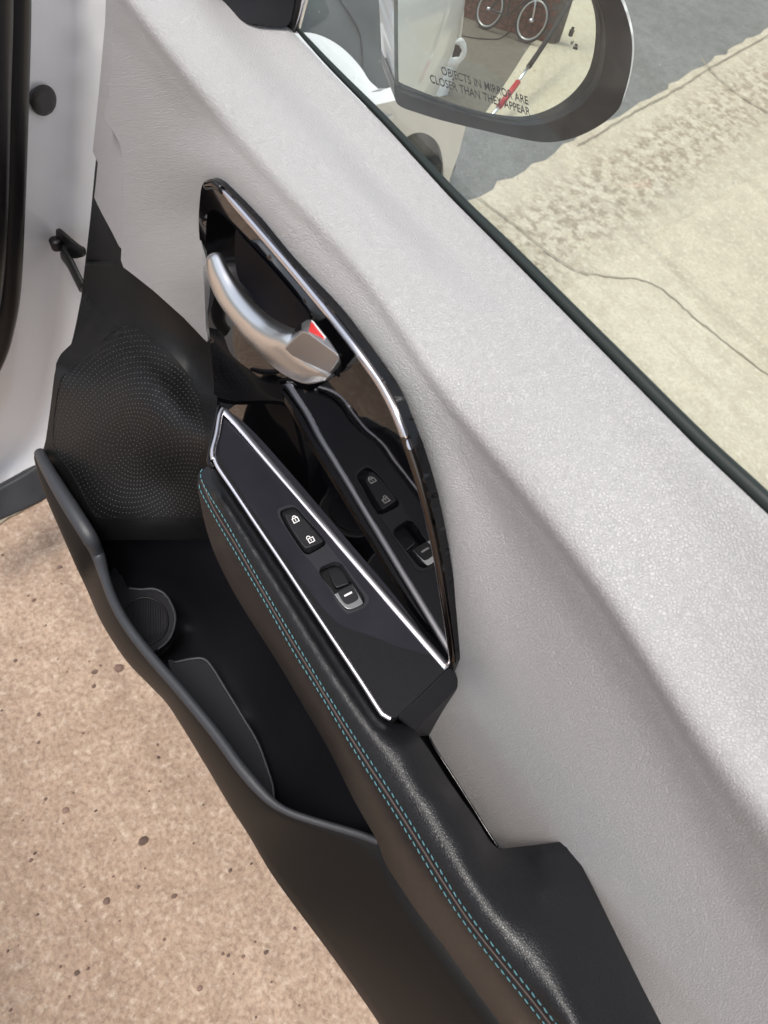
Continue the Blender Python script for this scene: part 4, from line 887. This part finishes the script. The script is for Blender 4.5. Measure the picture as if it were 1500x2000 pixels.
def carpoly(w, l):
    return [[(-w*.75, -l), (w*.75, -l), (w, -l*.7), (w, l*.0), (-w, l*.0), (-w, -l*.7)], [(-w, .05*l), (w, .05*l), (w*.8, .35*l), (-w*.8, .35*l)], [(-w*.7, .4*l), (w*.7, .4*l), (w*.55, .95*l), (-w*.55, .95*l)], [(-w*1.25, .1*l), (-w*1.02, .1*l), (-w*1.02, .3*l), (-w*1.25, .3*l)], [(w*1.02, .1*l), (w*1.25, .1*l), (w*1.25, .3*l), (w*1.02, .3*l)]]
def micon(name, c, ax, ay, polys):
    f = MSphere(.0012); bm = bmesh.new()
    for poly in polys: bm.faces.new([bm.verts.new(W(q)) for q in f([(c[0]+u*ax[0]+v*ay[0], c[1]+u*ax[1]+v*ay[1]) for u, v in poly])])
    bmesh.ops.recalc_face_normals(bm, faces=bm.faces[:])
    return link(name, mesh_of(bm, name), MT['print'], sm_, smooth=False)
micon('blind_spot_symbol', (1116, 61), (.95, .25), (.35, -1.), carpoly(4.2, 9.5))
micon('blind_spot_symbol', (1124, 90), (.95, .25), (.25, -1.), [[(-4.5, -6), (4.5, -6), (4.5, -1), (-4.5, -1)], [(-3.5, .2), (3.5, .2), (2, 5), (-2, 5)]])
micon('blind_spot_symbol', (1113, 80), (.9, .25), (.3, -.95), arcband(0, 0, 3, 4, -1.2, .5, 5)+arcband(0, 0, 6, 7, -1.1, .4, 5))

# ================================================================== CAR BODY
body = thing('car', 'white car body with black door seal, round plug and front wing seen beyond the window', 'car', (.9, .2, -EYE))
HC = []
for pts, v in (([(-60, -150), (-60, 100), (-60, 400), (-70, 600), (-90, 760)], .775), ([(52, -150), (50, 100), (46, 350), (36, 520), (16, 660), (-12, 780), (-60, 880)], .778),
               ([(95, -150), (94, 100), (88, 350), (74, 550), (52, 680), (20, 800), (-30, 880)], .796), ([(128, -150), (126, 100), (116, 350), (104, 560), (88, 690), (50, 820), (-10, 900)], .815),
               ([(148, -150), (146, 100), (134, 350), (118, 580), (104, 710), (66, 840), (10, 915)], .818), ([(200, -150), (198, 100), (186, 350), (160, 600), (128, 780), (84, 880), (30, 935)], .79), ([(300, -150), (290, 100), (260, 350), (220, 600), (190, 800), (140, 960), (60, 1000)], .74)):
    rowctrl(HC, pts, 'x', v, 3)
HP = Field(HC, lam=3e-3)
panel('hinge_pillar', [(-120, -160), (300, -160), (280, 300), (220, 600), (160, 760), (100, 895), (40, 925), (-20, 955), (-120, 1000)], HP, MT['paint'], body, g=14, thick=.006, bevel=.004, label='white painted hinge pillar')
strip('door_seal', [(22, -160), (28, 0), (26, 200), (22, 400), (16, 560), (4, 640), (-14, 700), (-50, 770)], Field([(28, 0, 'x', .735), (22, 400, 'x', .735), (0, 650, 'x', .735), (-50, 760, 'x', .735), (100, 300, 'x', .74)]), .0135, .012, MT['rubber'], body, label='thick black rubber door seal')
strip('seal_bead', [(-18, -160), (-12, 0), (-14, 200), (-16, 420), (-24, 560), (-40, 650)], Field([(28, 0, 'x', .715), (22, 400, 'x', .715), (0, 650, 'x', .715), (-50, 760, 'x', .715), (100, 300, 'x', .72)]), .015, .012, MT['rubber'], body)
pl = [(78+26*math.cos(a), 192+31*math.sin(a)) for a in [k*math.pi/18 for k in range(36)]]
panel('pillar_plug', pl, Proj(HP, .004), MT['rubber'], body, g=7, thick=.004, bevel=.0015, dome=(.003, 8), label='round black plug in the hinge pillar')
panel('sill_cladding', [(-120, 1010), (-20, 962), (40, 930), (78, 905), (130, 880), (150, 960), (98, 972), (40, 1000), (-20, 1026), (-120, 1075)], Field([(0, 960, 'x', .775), (80, 905, 'x', .785), (100, 970, 'x', .755), (0, 1015, 'x', .745), (-100, 1000, 'x', .76)]), MT['clad'], body, g=14, thick=.02, bevel=.005, label='dark grey lower sill cladding')
dc = thing('door_check', 'black steel door check strap joining the white pillar to the door', 'door check', tuple(pt((130, 500), 'x', .79)))
ck = Field([(110, 455, 'x', .80), (155, 500, 'x', .76), (130, 540, 'x', .79), (160, 560, 'x', .75)])
panel('check_bracket', spl(crop([(290, 398), (305, 400), (350, 440), (400, 480), (430, 500), (425, 540), (345, 545), (320, 505), (290, 490), (278, 460), (290, 440)], 0, 300, 2.667), 3, True), ck, MT['steel'], dc, g=5, thick=.004, bevel=.001)
strip('check_arm', crop([(330, 520), (365, 570), (400, 640), (430, 700)], 0, 300, 2.667), Field([(120, 490, 'x', .79), (160, 560, 'x', .74), (130, 540, 'x', .78)]), .011, .004, MT['steel'], dc)
strip('check_roller', crop([(285, 450), (300, 490)], 0, 300, 2.667), Field([(105, 465, 'x', .79), (115, 490, 'x', .79), (130, 470, 'x', .79)]), .007, .007, MT['rubber'], dc)
hull('roof', [(x_, o_, z_) for x_, o_, z_ in [(-1.3, -.62, .27), (.55, -.62, .27), (.95, -.70, .12), (-1.3, -1.5, .27), (.95, -1.5, .12), (.55, -1.5, .30), (-1.3, -.72, .33), (.5, -.72, .34), (-1.3, -1.4, .36), (.5, -1.4, .36)]], MT['paint'], body, bevel=.02, label='unseen white car roof added overhead to block the sky')  # unseen slab, added to keep the sky out of the gloss reflections
hull('unseen_headliner', [(x_, o_, z_) for x_, o_, z_ in [(-1.28, -.66, .262), (.52, -.66, .262), (-1.28, -1.48, .262), (.52, -1.48, .262), (-1.28, -.68, .25), (.5, -.68, .25), (-1.28, -1.46, .25), (.5, -1.46, .25)]], MT['clad'], body, bevel=.004)  # added dark underside, out of view, blocks sky from the gloss black parts
# front wing, windscreen and wheel seen through the glass
FWp = Field([(585, 62, 'd', 1.35), (680, 101, 'd', 1.42), (765, 196, 'd', 1.36), (727, 225, 'd', 1.28), (640, 130, 'd', 1.33), (560, -50, 'd', 1.5), (700, 140, 'd', 1.40)], lam=1e-4)
panel('bonnet', spl([(540, 45), (582, 62), (606, 64), (630, 71), (655, 84), (680, 104), (705, 132), (722, 158), (745, 178), (768, 197), (790, 212)], 4)+[(760, 228), (700, 260), (640, 220), (560, 120)], FWp, MT['paint'], body, g=12, thick=.01, bevel=.005, label='white front edge of the wing in full light')
FS = Field([(700, 230, 'x', .86), (770, 200, 'x', .87), (905, 250, 'x', .95), (865, 360, 'x', 1.06), (780, 320, 'x', .99), (905, 160, 'x', .86), (680, 400, 'x', 1.06)], lam=1e-4)
arch = spl([(770, 330), (778, 296), (792, 270), (815, 259), (838, 264), (856, 282), (864, 310), (866, 345), (862, 420), (800, 400)], 5)
panel('front_wing', [(690, 215), (768, 197), (800, 190), (912, 180), (909, 250), (896, 300), (880, 345), (872, 380), (860, 420), (650, 420), (640, 260)], FS, MT['paint'], body, g=14, thick=.02, bevel=.006, holes=[arch], label='white front wing in shade with dark wheel arch')
panel('wheel_arch_liner', [(768, 262), (866, 256), (870, 400), (768, 400)], Behind(FS, .06), MT['rubber'], body, g=30, thick=.004, bevel=0)
def wheel(cpx, D, rx):
    c = pt(cpx, 'x', D); ax = np.array([.95, .25, 0]); ax = surfn(FS, [cpx])[1][0]; e = np.cross(ax, [0, 0, 1.]); e /= np.linalg.norm(e); u = np.cross(e, ax)
    prof = [(.60, -.05), (.62, .05), (.70, .09), (.92, .09), (1., .05), (1., -.09), (.9, -.14), (.6, -.12)]
    bm = bmesh.new(); rings = []
    for k in range(40):
        a = k*2*math.pi/40; d_ = e*math.cos(a)+u*math.sin(a); rings.append([bm.verts.new(W(c+d_*rx*r+ax*h*rx)) for r, h in prof])
    for k in range(40):
        for j in range(len(prof)): bm.faces.new([rings[k][j], rings[k][(j+1) % 8], rings[(k+1) % 40][(j+1) % 8], rings[(k+1) % 40][j]])
    bmesh.ops.recalc_face_normals(bm, faces=bm.faces[:]); w = link('front_wheel', mesh_of(bm, 'front_wheel'), MT['tyre'], body, 'front wheel with black tyre')
    bm = bmesh.new()
    for s in range(5):
        a = s*2*math.pi/5
        d_ = e*math.cos(a)+u*math.sin(a); t_ = np.cross(ax, d_)
        vs = [bm.verts.new(W(c+d_*rx*r+t_*rx*q+ax*rx*h)) for r, q, h in ((.05, .09, .04), (.05, -.09, .04), (.62, -.06, .0), (.62, .06, .0), (.05, .09, -.04), (.05, -.09, -.04), (.62, -.06, -.06), (.62, .06, -.06))]
        for f in ((0, 1, 2, 3), (4, 5, 6, 7), (0, 1, 5, 4), (1, 2, 6, 5), (2, 3, 7, 6), (3, 0, 4, 7)): bm.faces.new([vs[i] for i in f])
    bmesh.ops.recalc_face_normals(bm, faces=bm.faces[:]); link('wheel_spokes', mesh_of(bm, 'wheel_spokes'), MT['alloy'], body)
wheel((812, 352), 1.07, .085)
# dark windscreen and its rubber line, higher and farther
WS = Field([(590, 0, 'd', 1.75), (760, 0, 'd', 1.85), (770, 190, 'd', 1.62), (600, 60, 'd', 1.62), (690, 100, 'd', 1.68)], lam=1e-4)
panel('windscreen', [(540, -160), (900, -160), (900, 190), (780, 235), (640, 200), (560, 120)], WS, MT['dglass'], body, g=30, thick=.006, bevel=.002, label='dark grey windscreen')
strip('windscreen_trim', [(640, -40), (665, 5), (688, 40), (702, 70), (706, 100), (707, 135), (700, 160)], Proj(WS, .003), .002, .002, MT['rubber'], body)

# ================================================================== what the mirror shows, standing where it is
def mpanel(name, outline, D, mat, parent, g=14, thick=.02, bevel=.01, label=None, holes=()):
    class _F:
        def __call__(s, pts): return np.array([mpt(p, D(p) if callable(D) else D) for p in pts])
    v2, F = tri(outline, holes, g); P = _F()(v2); bm = bmesh.new(); vs = [bm.verts.new(W(p)) for p in P]
    for f in F: bm.faces.new([vs[i] for i in f])
    bmesh.ops.recalc_face_normals(bm, faces=bm.faces[:]); o = link(name, mesh_of(bm, name), mat, parent, label)
    s_ = o.modifiers.new('solid', 'SOLIDIFY'); s_.thickness = thick; s_.offset = 0
    return o
def rd(p): return 2.2+max(0, (p[0]-860))*.004-(max(0, p[0]-885)*.012)**2*6
mpanel('rear_door', spl([(640, -60), (880, -60), (896, -20), (903, 10), (902, 40), (898, 75), (896, 120), (885, 150), (872, 185), (862, 240), (845, 300), (640, 300)], 5, True), rd, MT['paint'], body, label='white rear door seen in the mirror')
mpanel('rear_handle', spl([(893, 76), (903, 74), (910, 85), (911, 103), (903, 118), (888, 128), (872, 128), (858, 140), (860, 118), (868, 100), (880, 92)], 4, True), 1.80, MT['paint'], body, g=6, thick=.015, holes=[crop([(372, 265), (395, 275), (412, 305), (395, 345), (350, 348)], 770, 0, 3.125)])
mpanel('handle_hollow', crop([(362, 255), (400, 265), (422, 305), (400, 355), (342, 356)], 770, 0, 3.125), 1.83, MT['rubber'], body, g=8, thick=.004)
# brick wall
wa, wb = mground((890, 26)), mground((1079, 86)); wd_ = wb-wa; wlen = np.linalg.norm(wd_[:2]); wu = wd_/wlen; wu[2] = 0; wn_ = np.array([-wu[1], wu[0], 0]); wn_ *= np.sign(wn_@(MC-wa))
wl0 = wa-wu*.35; WL = wlen+.35
wall = thing('brick_wall', 'dark red brick garage wall standing behind the bicycle in the mirror', 'wall', tuple(wl0+wu*WL/2))
def boxpts(o_, a, b, c): return [o_+a*i+b*j+c*k for i in (0, 1) for j in (0, 1) for k in (0, 1)]
def box(name, o_, a, b, c, mat, parent, **kw):
    P = boxpts(np.array(o_, float), np.array(a, float), np.array(b, float), np.array(c, float)); bm = bmesh.new(); v = [bm.verts.new(W(p)) for p in P]
    for f in ((0, 1, 3, 2), (4, 5, 7, 6), (0, 1, 5, 4), (2, 3, 7, 6), (0, 2, 6, 4), (1, 3, 7, 5)): bm.faces.new([v[i] for i in f])
    bmesh.ops.recalc_face_normals(bm, faces=bm.faces[:]); return link(name, mesh_of(bm, name), mat, parent, smooth=False, **kw)
ZZ = np.array([0, 0, 1.])
box('mortar', wl0-wn_*.2, wu*WL, wn_*.192, ZZ*2.3, MT['mortar'], wall)
bl, bh = .215, .065; me_b = None; nb = 0
for r in range(13):
    for c in range(int(WL/(bl+.012))+1):
        s0 = c*(bl+.012)-(bl/2 if r % 2 else 0)
        if s0 < 0 or s0+bl > WL: continue
        p = wl0+wu*s0+ZZ*(r*(bh+.012)+.006)-wn_*.06
        if me_b is None:
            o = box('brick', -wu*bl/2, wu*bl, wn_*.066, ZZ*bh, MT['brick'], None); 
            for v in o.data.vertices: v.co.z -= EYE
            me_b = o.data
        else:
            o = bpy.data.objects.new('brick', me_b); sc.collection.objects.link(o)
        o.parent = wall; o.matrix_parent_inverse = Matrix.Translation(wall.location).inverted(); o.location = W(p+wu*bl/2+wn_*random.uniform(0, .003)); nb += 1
        o.rotation_euler.z = random.uniform(-.006, .006)
print('bricks', nb)
# bicycle
bw = mground((1046, 77)); bw = bw+wn_*(max(0, (wa-bw)@wn_)+.30); bik = thing('bicycle', 'black bicycle with pale rims leaning by the brick wall in the mirror', 'bicycle', tuple(bw))
Rw = .25; fdir = wu; lean = wn_*-.12+ZZ; lean /= np.linalg.norm(lean)
def wheelb(c, nm):
    P = [c+(fdir*math.cos(a)+lean*math.sin(a))*Rw for a in [k*math.pi/20 for k in range(40)]]
    w = tube(nm, P, .014, MT['tyre'], bik, 8, True)
    P2 = [c+(fdir*math.cos(a)+lean*math.sin(a))*(Rw-.028) for a in [k*math.pi/20 for k in range(40)]]
    tube('rim', P2, .014, principled('rim_silver', (.6, .6, .6), .3, metal=.7) if 'rim_silver' not in bpy.data.materials else bpy.data.materials['rim_silver'], w, 6, True)
    for k in range(12):
        a = k*math.pi/6; tube('spoke', [c, c+(fdir*math.cos(a)+lean*math.sin(a))*(Rw-.03)], .0016, MT['steel'], w, 4)
    tube('hub', [c-np.cross(fdir, lean)*.05, c+np.cross(fdir, lean)*.05], .022, MT['chrome'], w, 8)
c1 = bw+lean*(Rw+.014); c2 = c1-fdir*.78
wheelb(c1, 'wheel'); wheelb(c2, 'wheel')
def B(a, b): return c1+fdir*a+lean*b
tube('fork', [c1, B(-.04, .19), B(-.10, .40)], .014, MT['chrome'], bik)
for nm, a, b in (('top_tube', (-.10, .38), (-.50, .36)), ('down_tube', (-.085, .32), (-.44, -.02)), ('seat_tube', (-.44, -.02), (-.53, .43)), ('seat_stay', (-.50, .34), (-.78, 0)), ('chain_stay', (-.44, -.02), (-.78, 0))):
    tube(nm, [B(*a), B(*b)], .016, MT['bikeblk'], bik)
tube('handlebar', [B(-.10, .40)-np.cross(fdir, lean)*.27, B(-.12, .46), B(-.10, .40)+np.cross(fdir, lean)*.27], .012, MT['bikeblk'], bik)
hull('saddle', [B(-.46, .46), B(-.62, .47)+np.cross(fdir, lean)*.07, B(-.62, .47)-np.cross(fdir, lean)*.07, B(-.46, .44), B(-.62, .43)], MT['bikeblk'], bik, bevel=.01)
# pole with foam grip and red collar, leaning
pole = thing('brush_pole', 'pole with black foam grip and red collar leaning beside the driveway edge in the mirror', 'pole', tuple(mground((962, 235))))
q0 = mpt((955, 232), 1.75); q1 = mpt((1112, 5), 3.1)
if q0[2] < -EYE: q0[2] = -EYE+.01
def lerp(t): return q0+(q1-q0)*t
tt = [0, .10, .30, .42, 1.0]
tube('pole_end', [lerp(0), lerp(.10)], .014, MT['handle'], pole); tube('red_collar', [lerp(.08), lerp(.25)], .024, MT['redp'], pole)
tube('pole_shaft', [lerp(.24), lerp(.38)], .014, MT['handle'], pole); tube('foam_grip', [lerp(.37), lerp(.6), lerp(1.25)], .024, MT['foam'], pole)
cab = spl([mground(p)+ZZ*.008 for p in [(902, 70), (915, 73), (935, 76), (955, 77), (975, 76), (990, 66), (1000, 58)]], 5)
o = tube('cable', cab, .008, MT['cable'], None, 6); o['label'] = 'thin dark cable lying on the garage floor in the mirror'; o['category'] = 'cable'
